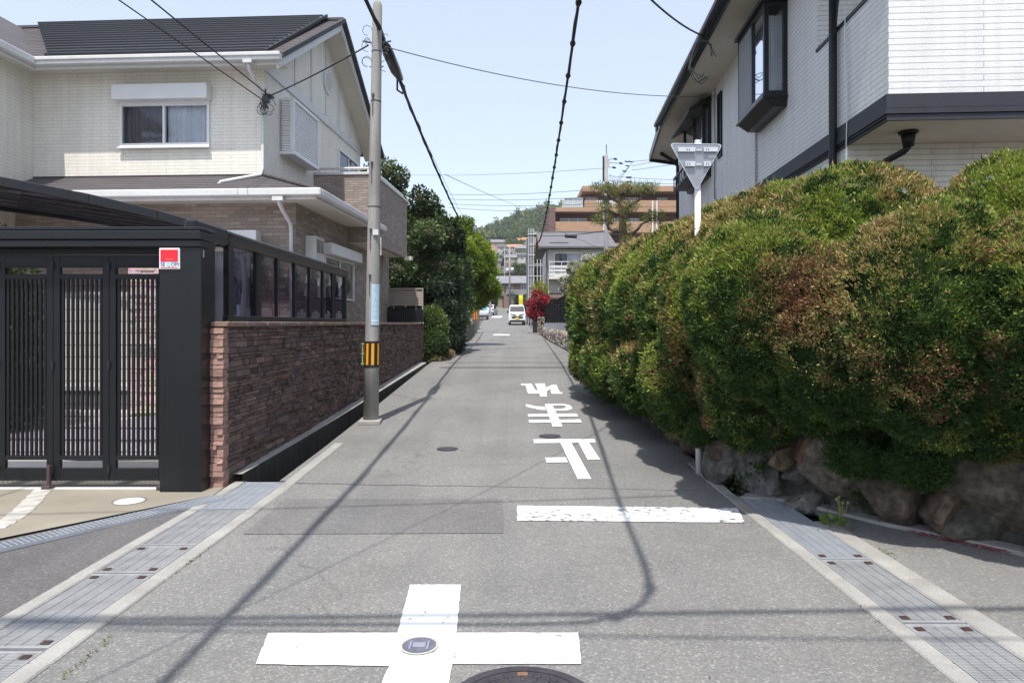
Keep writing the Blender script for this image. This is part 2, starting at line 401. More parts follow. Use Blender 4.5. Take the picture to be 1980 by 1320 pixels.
# darker repairs in the asphalt
mb = MB(); mb.poly([gp(560, 957, .004), gp(972, 955, .004), gp(974, 1031, .004), gp(470, 1033, .004)])
struct(mb.build('road_patch', ASP_P, keep=True))
mb = MB(); mb.poly([gp(848, 712, .004), gp(1108, 712, .004), gp(1104, 700, .004), gp(862, 700, .004)])
struct(mb.build('road_patch', asphalt('asphalt_patch_far', (.12, .117, .112), .2), keep=True))
for (x0, y0, x1, y1, w) in ((540, 934, 1395, 950, .012), (600, 985, 0, 0, 0), (930, 690, 1095, 693, .05)):
    if w:
        a, b = gp(x0, y0, .005), gp(x1, y1, .005); mb = MB(); n = 24; rr = random.Random(3)
        P = [a.lerp(b, i / n) + Vector((0, rr.uniform(-.02, .02), 0)) for i in range(n + 1)]
        for p in P: p.z = G(p.y) + .005
        for p, q in zip(P, P[1:]): mb.quad(p, q, q + Vector((0, w, 0)), p + Vector((0, w, 0)))
        struct(mb.build('road_joint', mat('joint_tar', (.06, .06, .06), .8), keep=True))

# kerbs along the two drains
def kerb(x0, x1, ya, yb, top=.012, m=CONC, seg=1.0):
    mb = MB(); y = ya; rr = random.Random(int(x0 * 100))
    while y < yb - .05:
        e = min(y + seg, yb); d = rr.uniform(-.003, .003)
        pts = []
        for yy in (y + .003, e - .003): pts += [(x0 + d, yy, G(yy) - .5), (x1 + d, yy, G(yy) - .5), (x1 + d, yy, G(yy) + top), (x0 + d, yy, G(yy) + top)]
        mb.add(pts, [(0, 1, 2, 3), (7, 6, 5, 4), (0, 4, 5, 1), (1, 5, 6, 2), (2, 6, 7, 3), (3, 7, 4, 0)]); y = e
    o = mb.build('kerb', m, keep=True, bevel=.008); return struct(o)
kerb(-2.13, -2.02, -6, 8.2); kerb(-2.6, -2.505, -6, 6.4)
kerb(1.842, 1.945, -6, 7.2); kerb(2.272, 2.42, -6, 5.15)
# drain bottoms
mb = MB()
mb.box(-2.51, -2.12, -6, 6.45, -.46, -.42); mb.box(1.94, 2.28, -6, 6.2, -.46, -.42)
struct(mb.build('drain_bottom', PIT, keep=True))
# open drain beside the stone wall with its concrete ledge
xo = lambda y: -2.52 + .0296 * (y - 6.7)
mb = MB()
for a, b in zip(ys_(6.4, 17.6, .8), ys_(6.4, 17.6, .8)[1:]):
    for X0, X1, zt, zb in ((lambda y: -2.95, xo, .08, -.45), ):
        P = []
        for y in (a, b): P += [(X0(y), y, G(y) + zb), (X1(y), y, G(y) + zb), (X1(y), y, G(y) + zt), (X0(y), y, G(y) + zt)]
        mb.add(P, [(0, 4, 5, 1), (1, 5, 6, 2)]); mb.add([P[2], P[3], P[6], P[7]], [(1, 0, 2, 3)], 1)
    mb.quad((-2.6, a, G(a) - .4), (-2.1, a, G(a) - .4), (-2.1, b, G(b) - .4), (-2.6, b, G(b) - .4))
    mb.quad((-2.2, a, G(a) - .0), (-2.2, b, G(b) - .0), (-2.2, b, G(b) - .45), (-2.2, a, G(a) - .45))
struct(mb.build('drain_channel', [mat('shaded_concrete', (.05, .046, .04), .8, .3, 3, .2, 50, .4, 50, streak=.4), CONC], keep=True))  # channel faces darkened in colour to stand for the shade in the drain

# drain gratings
def grating(name, x0, x1, y0, y1, label, pads, bright=False, dense=.0135):
    t = thing(name, label, 'drain grating', ((x0 + x1) / 2, (y0 + y1) / 2, G(y0) - .03), 0, 'steel gratings over the roadside drains')
    w = (x1 - x0) / 2; h = (y1 - y0) / 2
    mb = MB(); n = int((y1 - y0) / dense)
    for i in range(n):
        yy = -h + (i + .5) * (2 * h) / n
        for k in range(5): mb.box(-w + .006 + (2 * w - .012) * k / 5 + .0022, -w + .006 + (2 * w - .012) * (k + 1) / 5 - .0022, yy - dense * .3, yy + dense * .3, .018, .036)
    for k in range(10): xx = -w + .006 + (2 * w - .012) * (k // 2 + (.12 if k % 2 else .88)) / 5; mb.box(xx - .002, xx + .002, -h + .002, h - .002, .0, .03)
    mb.build('bars', STEEL_L if bright else STEEL, t)
    mb = MB()
    for a, b, c, d in ((-w, w, -h, -h + .02), (-w, w, h - .02, h), (-w, -w + .006, -h + .02, h - .02), (w - .006, w, -h + .02, h - .02)): mb.box(a, b, c, d, -.01, .039)
    mb.build('rim', STEEL_L if bright else STEEL, t)
    for sx, sy in pads:
        mb = MB(); cx = sx * (w - .045); cy = sy * (h - .055); mb.box(cx - .021, cx + .021, cy - .02, cy + .02, .0365, .0415); mb.build('rubber_pad', RUBBER, t, bevel=.006)
    return t
ALLP = [(-1, -1), (1, -1), (-1, 1), (1, 1)]
for i, (a, b, pd, lb) in enumerate(((1.1, 2.1, ALLP, 'left side steel grating furthest towards the viewer, by the pale kerb'), (2.12, 3.11, [(1, 1), (1, -1)], 'left side steel grating beside the white cross, two rust red pads at its far end'),
        (3.14, 4.07, [(-1, 1), (1, 1), (1, -1)], 'left side long steel grating, red pads at its far end, touching the short one'), (4.09, 4.58, [(-1, -1), (1, -1), (-1, 1), (1, 1)], 'short steel grating on the left with a red pad in each corner'),
        (4.6, 5.47, [], 'left steel grating without pads beside the tip of the slanting drain'), (5.5, 6.42, [], 'shiny steel grating ending where the drain opens beside the stone wall'))):
    grating('drain_grating', -2.503, -2.133, a, b, lb, pd, i == 5, .0135 if i < 4 else .02)
for i, (a, b, pd, lb) in enumerate(((1.1, 2.38, ALLP, 'right side steel grating furthest towards the viewer, along the pale kerb'), (2.4, 3.39, [(-1, 1), (1, 1)], 'right side steel grating across from the white cross, two red pads at its far end'),
        (3.41, 4.31, ALLP, 'right side steel grating with four red pads, next after the white cross'), (4.33, 5.9, [(-1, -1), (1, -1)], 'long right side steel grating ending at the boulder wall corner'))):
    grating('drain_grating', 1.948, 2.268, a, b, lb, pd, i == 3)
# coarse slanting grating before the forecourt
a, b = gp(-200, 1100), gp(415, 962); d = (b - a).normalized(); s = Vector((-d.y, d.x, 0)); L = (b - a).length
t = thing('slanting_grating', 'coarse open steel grating running slantwise across the tan forecourt', 'drain grating', a)
mb = MB(); mb.poly([(b - a) + s * .005 + Vector((0, 0, .005)), (b - a) - s * .17 + Vector((0, 0, .005)), -s * .17 + Vector((0, 0, .005)), s * .005 + Vector((0, 0, .005))]); mb.build('drain_floor', PIT, t)
mb = MB(); n = int(L / .034)
for i in range(n): p = d * (i * L / n); mb.beam(p - s * .165 + Vector((0, 0, .016)), p + Vector((0, 0, .016)), .009, .02)
for k in range(5): q = -s * (.165 * k / 4); mb.beam(q + Vector((0, 0, .0135)), q + d * L + Vector((0, 0, .0135)), .007, .026)
mb.build('bars', STEEL_L, t)
# pale cobble strip in the forecourt
t = thing('cobble_strip', 'winding strip of pale flat stones set in the tan forecourt', 'paving strip', gp(60, 970, .012)); rr = random.Random(8); mb = MB(); base = gp(60, 970)
ctr = [gp(*q) for q in ((88, 948), (78, 956), (70, 964), (62, 973), (52, 983), (41, 993), (30, 1002), (18, 1011), (4, 1019), (-12, 1027))]
for q, q2 in zip(ctr, ctr[1:]):
    c = (q + q2) / 2 - base; dx = (q2 - q); L2 = dx.length; dd = dx.normalized(); ss = Vector((-dd.y, dd.x, 0))
    mb.prism([c + dd * u * L2 * .44 * rr.uniform(.85, 1) + ss * v * .075 * rr.uniform(.8, 1.1) for u, v in ((-1, -1), (1, -1), (1, .2), (.8, 1), (-1, 1))], (0, 0, .012))
mb.build('flat_stones', mat('pale_stone', (.42, .4, .37), .8, .2, 8), t, bevel=.004)
# ------------------------------------------------------------------ manholes
def manhole(label, x, y, r, m, ring=None, detail=False, name='manhole_cover'):
    z = G(y) + (.012 if x < -2.6 else 0); t = thing(name, label, 'manhole cover', (x, y, z))
    mb = MB(); mb.cyl((0, 0, -.03), r, .036, 40)
    if detail:
        mb.m[-1] = 0
        for q in range(3):
            rad = r * (.3 + .24 * q); k = 8 + 8 * q
            for i in range(k):
                an = 2 * math.pi * i / k; mb.obox((rad * math.cos(an), rad * math.sin(an), .008), r * .13, r * .05 if q else r * .1, .006, an + (math.pi / 2 if q % 2 else 0))
        for i in range(40):
            an = 2 * math.pi * i / 40
            if i % 5: mb.obox((r * .87 * math.cos(an), r * .87 * math.sin(an), .008), r * .07, r * .055, .006, an)
    mb.build('lid', m, t, bevel=.002)
    if name == 'valve_cover': t.location.z += .005
    mb = MB(); mb.disc((0, 0, .0065), r * 1.16, 40, 0, r * 1.005); mb.build('ring', ring or IRON, t)
    if detail:
        mb = MB(); mb.box(-.022, .022, r * .86, r * .96, .0062, .0085); mb.build('key_slot', RUST, t)
    return t
manhole('large dark iron manhole cover with cast pattern just before the white cross', .045, 2.668, .268, IRON, IRON, True)
t = manhole('small bluish valve cover set in the middle of the white cross', -.43, 3.163, .078, mat('blue_iron', (.12, .12, .155), .5, .2, 20, .1, 80, .3), mat('cover_ring', (.4, .39, .34), .8), False, 'valve_cover')
mb = MB(); mb.box(-.03, .03, -.022, .022, .0065, .0095); mb.box(-.045, -.036, -.04, .04, .0065, .0095); mb.box(.036, .045, -.04, .04, .0065, .0095); mb.build('raised_mark', mat('blue_mark', (.24, .25, .31), .5), t)
q = gp(865, 868); manhole('small brown round cover left of the road writing', q.x, q.y, .105, IRON)
q = gp(1063, 843); manhole('small grey cover in the road between the two upper white characters', q.x, q.y, .12, IRON)
q = gp(250, 972); manhole('small white round cover in the tan forecourt before the gate', q.x, q.y, .115, mat('white_lid', (.6, .6, .57), .7), CONC_D)
# ------------------------------------------------------------------ road paint
def marking(name, label, polys, m, dz=.006):
    mb = MB(); k = 0
    for P in polys:
        pts = [Vector(p) for p in P]
        for q in pts: q.z = G(q.y) + dz + k * .0006
        if sum((pts[i].x * pts[(i + 1) % len(pts)].y - pts[(i + 1) % len(pts)].x * pts[i].y) for i in range(len(pts))) < 0: pts = pts[::-1]
        mb.poly(pts); k += 1
    return tag(mb.build(name, m), label, 'road marking')
def jag(p, q, n=14, a=.003, seed=0):
    rr = random.Random(seed); p = Vector(p); q = Vector(q); d = (q - p); s = Vector((-d.y, d.x, 0)).normalized()
    return [p + d * i / n + s * (rr.uniform(-a, a) if 0 < i else 0) for i in range(n)]
def jpoly(c, seed=0, a=.003): 
    out = []
    for i in range(len(c)): out += jag(c[i], c[(i + 1) % len(c)], 12, a, seed + i)
    return out
marking('cross_marking', 'large white painted cross on the near asphalt of the crossing',
        [jpoly([(-.587, 2.1, 0), (-.535, 2.98, 0), (-1.125, 3.0, 0), (-1.177, 3.3, 0), (-.555, 3.305, 0), (-.585, 3.91, 0), (-.292, 3.91, 0), (-.268, 3.305, 0), (.32, 3.305, 0), (.305, 3.0, 0), (-.262, 3.0, 0), (-.27, 2.1, 0)], 3)], WHITE_P)
marking('stop_line', 'worn white stop line across the right half of the road', [jpoly([gp(1000, 978), gp(1425, 983), gp(1441, 1011), gp(1000, 1007)], 9, .004)], WHITE_W)
def zp(x, y): return gp(960 + x / 4.125, 700 + y / 4.125)
def chars(name, label, polys, m=WHITE_P): return marking(name, label, [[zp(*p) for p in P] for P in polys], m)
chars('road_character', 'white painted stop character with crossbar and uprights, nearest above the stop line',
      [[(295, 618), (780, 615), (793, 643), (300, 648)], [(510, 646), (598, 646), (757, 935), (648, 935)], [(655, 646), (738, 645), (828, 780), (728, 782)], [(388, 765), (552, 763), (570, 802), (398, 804)]], WHITE_H)
chars('road_character', 'white painted character with a loop and two bars, middle of the road writing',
      [[(232, 337), (262, 341), (310, 353), (388, 358), (392, 384), (340, 381), (265, 364), (238, 356)], [(385, 336), (445, 340), (527, 515), (448, 516)],
       [(400, 335), (530, 335), (580, 343), (605, 364), (596, 380), (560, 388), (468, 390), (462, 376), (520, 374), (556, 366), (550, 352), (515, 346), (430, 347)],
       [(247, 418), (412, 415), (420, 435), (256, 438)], [(470, 415), (640, 413), (652, 436), (484, 438)], [(255, 465), (432, 462), (440, 485), (263, 488)], [(498, 463), (668, 460), (682, 485), (510, 487)]])
chars('road_character', 'smallest white painted character, furthest of the road writing',
      [[(195, 174), (278, 172), (312, 226), (332, 226), (350, 240), (338, 252), (252, 252), (232, 188), (198, 186)], [(308, 172), (386, 172), (392, 204), (403, 276), (352, 277)],
       [(384, 226), (392, 204), (440, 184), (478, 182), (505, 241), (527, 243), (525, 255), (440, 255), (428, 214), (398, 238)]])
a = gp(955, 648); marking('edge_line', 'short faded white line across the road at the far side street', [[gp(955, 646), gp(985, 646), gp(986, 648.5), gp(952, 648.5)]], WHITE_W)
marking('edge_line', 'pale worn patch of paint on the road before the white van', [[gp(950, 611), gp(972, 611), gp(970, 614), gp(952, 614)]], WHITE_W)
# ================================================================== LEFT SIDE
# ------------------------------------------------------------------ left house (local axes: x right along the front, y into depth)
SID_C = brick('cream_siding', (.76, .73, .65), (.79, .76, .68), (.57, .545, .48), .31, .062, .0035, .5, .8, .05, streak=.09)
BRK_L = brick('taupe_brick', (.37, .305, .258), (.225, .18, .15), (.185, .16, .14), .23, .066, .004, .6, .8, .12, bias=-.1, streak=.06)
BRK_B = brick('taupe_rough_brick', (.4, .335, .29), (.28, .225, .195), (.2, .165, .145), .2, .05, .005, .9, .85, .12, streak=.08)
TILE = mat('slate_tile', (.088, .079, .083), .7, .14, 2, .12, 40, .3, 40)
TILE_D = mat('slate_edge', (.05, .045, .05), .7, .15, 3)
SOLAR = mat('solar_panel', (.15, .155, .165), .36, .05, 2, .02, 40, spec=.6); SOLAR_E = mat('solar_edge', (.012, .013, .016), .5)
ALU = mat('white_aluminium', (.7, .7, .69), .35, .04, 3, .03, 40)
LACE = mat('lace_curtain', (.78, .79, .82), .9, .1, 3, .1, 60)
FABRIC = mat('grey_curtain', (.2, .19, .2), .9, .15, 3)
HROT = -R(3.2)
house = thing('two_storey_house', 'two storey house with cream upper walls, taupe brick below and dark panels on its roof', 'house', (-4.53, 12.5, 0), HROT)

def drape(mb, x0, x1, y, z0, z1, n=40, amp=.025, axis='x', seed=0):
    rr = random.Random(seed); prev = None
    for i in range(n + 1):
        t = i / n; a = x0 + (x1 - x0) * t; o = amp * math.sin(i * 1.9 + rr.uniform(-.5, .5))
        p, q = ((a, y + o, z0), (a, y + o, z1)) if axis == 'x' else ((y + o, a, z0), (y + o, a, z1))
        if prev: mb.quad(prev[0], p, q, prev[1])
        prev = (p, q)
def fwin(parent, x0, x1, z0, z1, y, dep=.1, cur=((FABRIC), (LACE)), fm=None, split=.49, name='window', fw=.045, proud=.05):
    """sliding window in a wall that faces -y at local y: frame > panes and curtains"""
    fm = fm or ALU
    mb = MB(); a, b = y - proud, y + .03
    mb.box(x0, x1, a, b, z0, z0 + fw); mb.box(x0, x1, a, b, z1 - fw, z1); mb.box(x0, x0 + fw, a, b, z0 + fw, z1 - fw); mb.box(x1 - fw, x1, a, b, z0 + fw, z1 - fw)
    xm = x0 + (x1 - x0) * split
    mb.box(xm - .02, xm + .02, a + .01, b - .005, z0 + fw, z1 - fw)
    mb.box(x0 + fw, x1 - fw, a + .012, b - .005, z0 + fw, z0 + fw + .035); mb.box(x0 + fw, x1 - fw, a + .012, b - .005, z1 - fw - .03, z1 - fw)
    mb.box(x0 - .02, x1 + .02, a - .04, a, z0 - .025, z0 + .012)
    f = mb.build(name, fm, parent, bevel=.003)
    for i, (p, q) in enumerate(((x0 + fw, xm - .02), (xm + .02, x1 - fw))):
        g = MB(); g.quad((p, y - .012 + .012 * i, z0 + fw), (q, y - .012 + .012 * i, z0 + fw), (q, y - .012 + .012 * i, z1 - fw), (p, y - .012 + .012 * i, z1 - fw)); g.build('pane', clearpane, f)
        if cur and cur[i]:
            c = MB(); drape(c, p, q, y + .1, z0 + .02, z1 - .04, 30, .018, 'x', i); c.build('curtain', cur[i], f)
    return f
clearpane = clear('window_pane', (.82, .85, .87), .95)
DARKROOM = mat('dark_room', (.035, .035, .04), .9)
def swin(parent, y0, y1, z0, z1, x, out=1, fm=None, name='window', fw=.04, proud=.05, cur=None, split=.5, side=None):
    """sliding window in a wall facing +x (out=1) or -x (out=-1) at local x"""
    fm = fm or ALU; mb = MB(); X = sorted((x - out * .03, x + out * proud))
    mb.box(X[0], X[1], y0, y1, z0, z0 + fw); mb.box(X[0], X[1], y0, y1, z1 - fw, z1); mb.box(X[0], X[1], y0, y0 + fw, z0 + fw, z1 - fw); mb.box(X[0], X[1], y1 - fw, y1, z0 + fw, z1 - fw)
    ym = y0 + (y1 - y0) * split; X2 = sorted((x - out * .025, x + out * (proud - .01)))
    mb.box(X2[0], X2[1], ym - .02, ym + .02, z0 + fw, z1 - fw)
    f = mb.build(name, fm, parent, bevel=.003)
    for p, q in ((y0 + fw, ym - .02), (ym + .02, y1 - fw)):
        g = MB(); xx = x + out * .015; g.quad((xx, p, z0 + fw), (xx, q, z0 + fw), (xx, q, z1 - fw), (xx, p, z1 - fw)); g.build('pane', clearpane, f)
        c = MB(); xb = x - out * .1
        if cur: drape(c, p, q, xb, z0, z1, 24, .015, 'y', 4)
        else: c.quad((xb, p, z0), (xb, q, z0), (xb, q, z1), (xb, p, z1))
        c.build('curtain', cur or DARKROOM, f)
    return f
def wallholes(mb, axis, c, a0, a1, z0, z1, holes, m=0, flip=False):
    """flat wall with rectangular openings; axis 'x': wall at y=c spanning x, axis 'y': wall at x=c spanning y"""
    A = sorted({a0, a1, *[h[0] for h in holes], *[h[1] for h in holes]}); Z = sorted({z0, z1, *[h[2] for h in holes], *[h[3] for h in holes]})
    for p, q in zip(A, A[1:]):
        for r, s in zip(Z, Z[1:]):
            cx, cz = (p + q) / 2, (r + s) / 2
            if any(h[0] < cx < h[1] and h[2] < cz < h[3] for h in holes): continue
            P = [(p, c, r), (q, c, r), (q, c, s), (p, c, s)] if axis == 'x' else [(c, p, r), (c, q, r), (c, q, s), (c, p, s)]
            mb.poly(P[::-1] if flip else P, m)
    for h in holes:                                        # reveals and the dark room behind
        d = .16 if axis == 'x' else (-.16 if not flip else .16)
        def P(a, z, k): return (a, c + k * d, z) if axis == 'x' else (c + k * d, a, z)
        for (p, q) in (((h[0], h[2]), (h[1], h[2])), ((h[1], h[2]), (h[1], h[3])), ((h[1], h[3]), (h[0], h[3])), ((h[0], h[3]), (h[0], h[2]))):
            mb.quad(P(*p, 0), P(*q, 0), P(*q, 1), P(*p, 1), m)
        mb.quad(P(h[0], h[2], 1.02), P(h[1], h[2], 1.02), P(h[1], h[3], 1.02), P(h[0], h[3], 1.02), 1)
# walls
UL = -9.0
w1 = (-2.72, -1.02, 4.74, 5.58)
mb = MB(); wallholes(mb, 'x', 0, -4.4, 0, 3.7, 6.15, [w1])
sw = (4.3, 5.95, 4.3, 5.8)
wallholes(mb, 'y', 0, 0, 6.3, 3.7, 6.15, [sw])
mb.poly([(0, 0, 6.15), (0, 6.3, 6.15), (0, 6.3, 6.38), (0, 3.15, 8.4), (0, 0, 6.38)])
mb.box(-4.4, -.05, 6.1, 6.3, 3.7, 6.15)
house_wall = mb.build('upper_wall', [SID_C, DARKROOM], house)
mb = MB(); mb.box(UL, -4.4, -3.4, 6.3, .0, 6.15); mb.build('wing_wall', SID_C, house)
lw = (-.82, .08, 1.0, 2.84)
mb = MB(); ls = (1.0, 3.0, 2.0, 2.85)
wallholes(mb, 'x', -.45, -4.4, .75, 0, 3.62, [lw]); wallholes(mb, 'y', .75, -.45, 6.5, 0, 3.62, [ls])
mb.box(-4.4, .7, 6.35, 6.5, 0, 3.3)
mb.build('lower_wall', [BRK_L, DARKROOM], house)
# gable timbers, vent, shutter box
mb = MB(); mb.box(0, .035, .0, 6.3, 6.12, 6.3)
mb.build('gable_band', WHITE, house, bevel=.004)
mb = MB()
for v in (1.5, 2.45, 3.4, 4.35, 5.3):
    top = 6.38 + (8.4 - 6.38) * (1 - abs(v - 3.15) / 3.15) - .1
    mb = MB(); mb.box(0, .022, v - .05, v + .05, 6.3, top); mb.build('gable_batten', WHITE, house)
mb = MB(); mb.tube([(.0, 3.48, 7.15), (.05, 3.48, 7.15)], [.3, .3], 28); mb.tube([(.05, 3.48, 7.15), (.065, 3.48, 7.15)], [.2, .19], 28)
v_ = mb.build('gable_vent', WHITE, house)
mb = MB()
for i in range(9): z = 7.0 + i * .037; hw = math.sqrt(max(0, .18 ** 2 - (z - 7.15) ** 2)); mb.box(.066, .072, 3.48 - hw, 3.48 + hw, z, z + .015)
mb.build('vent_slats', CREAM, v_)
mb = MB(); mb.box(.0, .28, .7, 2.15, 4.77, 4.83); mb.box(0, .28, .7, 2.15, 5.8, 5.86); mb.box(0, .04, .7, 2.15, 4.83, 5.8)
for yy in (.7, 2.09): mb.box(.2, .28, yy, yy + .06, 4.83, 5.8)
mb.box(.0, .04, .7, .76, 4.83, 5.8)
sb = mb.build('shutter_bay', ALU, house, bevel=.003)
mb = MB()
for i in range(20):
    z = 4.835 + i * .0482
    mb.add([(.235, .76, z), (.235, 2.09, z), (.262, 2.09, z + .005), (.262, .76, z + .005), (.235, .76, z + .044), (.235, 2.09, z + .044), (.25, 2.09, z + .044), (.25, .76, z + .044)], [(0, 1, 2, 3), (3, 2, 6, 7), (7, 6, 5, 4)])
    mb.add([(.04, .725, z), (.2, .725, z), (.2, .705, z + .006), (.04, .705, z + .006), (.2, .715, z + .044), (.04, .715, z + .044)], [(3, 2, 4, 5), (0, 1, 2, 3)])
mb.build('shutter_slats', ALU, sb)
# windows
f = fwin(house, *w1, 0, cur=(FABRIC, LACE))
mb = MB(); mb.box(-2.78, -.99, -.2, 0, 5.58, 5.86); mb.build('shutter_box', ALU, f, bevel=.008)
f = fwin(house, *lw, -.45, cur=(LACE, LACE), split=.4); mb = MB(); mb.box(-.6, .13, -.66, -.45, 2.86, 3.12); mb.build('shutter_box', ALU, f, bevel=.008)
swin(house, *sw, 0)
f = swin(house, *ls, .75); mb = MB(); mb.box(.75, .96, .92, 3.08, 2.86, 3.08); mb.build('shutter_box', ALU, f, bevel=.008)
mb = MB(); mb.box(.75, .95, .0, .5, 2.64, 3.1); mx = mb.build('meter_box', mat('meter_white', (.55, .55, .53), .5), house, bevel=.012)
mb = MB(); mb.box(.951, .958, .07, .23, 2.8, 3.04); mb.box(.951, .958, .28, .44, 2.8, 3.04); mb.build('meter_window', GLASS, mx)
# main roof
def slope(mb, u0, u1, va, za, vb, zb, rows, m, step=.02, um=None):
    for i in range(rows):
        t0, t1 = i / rows, (i + 1) / rows; va0, vb0 = va + (vb - va) * t0, va + (vb - va) * t1; z0, z1 = za + (zb - za) * t0, za + (zb - za) * t1
        a0, a1 = (um(t0) if um else (u0, u1)); b0, b1 = (um(t1) if um else (u0, u1))
        mb.quad((a0, va0, z0 + step), (a1, va0, z0 + step), (b1, vb0, z1 + .002), (b0, vb0, z1 + .002), m)
        mb.quad((a0, va0, z0 - .0), (a1, va0, z0 - .0), (a1, va0, z0 + step), (a0, va0, z0 + step), m)
RH, EH = 8.42, 6.2
mb = MB()
slope(mb, 0, 0, -.5, EH, 3.15, RH, 22, 0, .018, lambda t: (-4.15 - 3.0 * t, .52))
mb.quad((-9, 3.15, RH), (.52, 3.15, RH), (.52, 6.8, EH), (-9, 6.8, EH))
mb.box(-9, .52, 3.05, 3.25, RH - .02, RH + .035)
# wing roof: hipped slope falling to the right with its valley
wv0, wv1 = (-4.0, -3.8, EH - .02), (-4.0, -.55, EH - .02)
mb.quad((-4.02, -4.0, EH), (-4.02, -.5, EH), (-7.12, 3.1, RH - .02), (-6.9, -1.1, RH - .17)); mb.add([(-4.02, -4.0, EH), (-6.9, -1.1, RH - .17), (-9, -1.1, RH - .17), (-9, -4.0, EH)], [(0, 1, 2, 3)])
main_roof = mb.build('main_roof', TILE, house)
mb = MB(); slope(mb, 0, 0, -.36, EH + .13, 3.02, RH - .02 + .1, 15, 0, .04, lambda t: (-3.85 - 2.85 * t, .14)); 
mb.prism([(.13, -.36, EH + .08), (.13, 3.02, RH + .03), (.13, 3.02, RH + .09), (.13, -.36, EH + .16)], (.05, 0, 0), 1); mb.box(-3.88, .18, -.42, -.36, EH + .03, EH + .16, 1)
so_ = mb.build('solar_array', [SOLAR, SOLAR_E], house)
mb = MB()
for i in range(15):
    t = i / 15; v = -.36 + 3.38 * t; z = EH + .13 + (RH + .08 - EH - .13) * t; mb.box(-3.85 - 2.85 * t, .14, v - .012, v + .02, z + .028, z + .046)
mb.build('panel_edge', SOLAR_E, so_)
mb = MB()                                                    # tile edge on the verge, barge boards, soffits
for (va, za, vb, zb) in ((-.5, EH, 3.15, RH), (6.8, EH, 3.15, RH)):
    n = 16
    for i in range(n):
        t0, t1 = i / n, (i + .93) / n; p = (.46, va + (vb - va) * t0, za + (zb - za) * t0 - .05); q = (.46, va + (vb - va) * t1, za + (zb - za) * t1 - .05)
        mb.prism([p, q, (q[0], q[1], q[2] + .1), (p[0], p[1], p[2] + .1)], (.09, 0, 0))
mb.build('verge_tiles', TILE_D, main_roof)
mb = MB()
for (va, za, vb, zb) in ((-.5, EH, 3.15, RH), (6.8, EH, 3.15, RH)):
    mb.prism([(.43, va, za - .23), (.43, vb, zb - .23), (.43, vb, zb - .045), (.43, va, za - .045)], (.03, 0, 0))
mb.build('barge_board', WHITE, main_roof)
mb = MB()
mb.quad((0, -.5, EH - .14), (.43, -.5, EH - .14), (.43, 3.15, RH - .14), (0, 3.15, RH - .14)); mb.quad((0, 6.8, EH - .14), (.43, 6.8, EH - .14), (.43, 3.15, RH - .14), (0, 3.15, RH - .14))
mb.quad((-4.4, -.48, EH - .06), (.43, -.48, EH - .06), (.43, 0, EH - .06), (-4.4, 0, EH - .06))
mb.quad((-4.42, -4, EH - .06), (-4.0, -4, EH - .06), (-4.0, -.485, EH - .06), (-4.42, -.485, EH - .06))
mb.build('soffit', CREAM, main_roof)
def gutter(name, pts, r, m, parent, n=10):
    """half-round gutter shown as fascia board plus trough"""
    mb = MB(); mb.tube(pts, r, n); return mb.build(name, m, parent, smooth=True)
g = MB(); g.box(-4.1, .5, -.5, -.45, EH - .16, EH + .01); g.box(-4.1, .53, -.61, -.5, EH - .11, EH + .015); g.box(-4.06, .53, -.635, -.61, EH - .045, EH + .025)
g.box(-4.05, -4.0, -4.0, -.45, EH - .16, EH + .01); g.box(-4.0, -3.89, -4.0, -.61, EH - .11, EH + .015)
gut = g.build('gutter', WHITE, house, bevel=.018)
def pipe(name, pts, r, m, parent): 
    mb = MB(); mb.tube(pts, r, 10); return mb.build(name, m, parent, smooth=True)
d_ = pipe('downpipe', [(-.05, -.55, EH - .1), (-.05, -.55, EH - .24), (-.02, -.4, EH - .36), (.0, -.06, EH - .62), (-.01, -.05, EH - .8), (-.01, -.05, 4.32), (-.03, -.1, 4.2), (-.55, -.55, 3.98), (-.58, -.58, 3.92)], .032, WHITE, house)
mb = MB(); mb.box(-.13, .03, -.62, -.49, EH - .16, EH - .1); mb.build('gutter_outlet', WHITE, d_)
pipe('downpipe', [(-4.0, -3.9, EH - .15), (-4.1, -3.6, EH - .3), (-4.36, -3.2, EH - .42)], .032, WHITE, house)
# lower roof
mb = MB()
LZ0, LZ1 = 3.72, 4.2
def lrow(t): return (-4.4 + .0, 1.34 - 1.34 * t)
slope(mb, 0, 0, -1.08, LZ0, 0, LZ1, 8, 0, .014, lrow)
for i in range(8):
    t0, t1 = i / 8, (i + 1) / 8; z0, z1 = LZ0 + (LZ1 - LZ0) * t0, LZ0 + (LZ1 - LZ0) * t1; a, b = 1.34 * (1 - t0), 1.34 * (1 - t1)
    mb.quad((a, -1.08 * (1 - t0), z0 + .014), (a, 2.6, z0 + .014), (b, 2.6, z1 + .002), (b, -1.08 * (1 - t1), z1 + .002)); mb.quad((a, -1.08 * (1 - t0), z0), (a, 2.6, z0), (a, 2.6, z0 + .014), (a, -1.08 * (1 - t0), z0 + .014))
for i in range(11):
    t = i / 11; p = Vector((1.34 * (1 - t), -1.08 * (1 - t), LZ0 + (LZ1 - LZ0) * t + .02)); q = Vector((1.34 * (1 - t - .088), -1.08 * (1 - t - .088), LZ0 + (LZ1 - LZ0) * (t + .088) + .028)); mb.beam(p, q, .14, .03)
lr = mb.build('lower_roof', TILE, house)
mb = MB(); mb.box(-4.4, -.0, -.03, 0.0, 4.17, 4.23); mb.box(0, .03, .05, 2.58, 4.17, 4.23); mb.build('flashing', TILE_D, lr)
mb = MB(); mb.quad((-4.4, -1.06, 3.62), (1.3, -1.06, 3.62), (1.3, -.45, 3.62), (-4.4, -.45, 3.62)); mb.quad((.75, -.45, 3.62), (1.3, -.45, 3.62), (1.3, 6.1, 3.62), (.75, 6.1, 3.62)); mb.build('soffit', CREAM, lr)
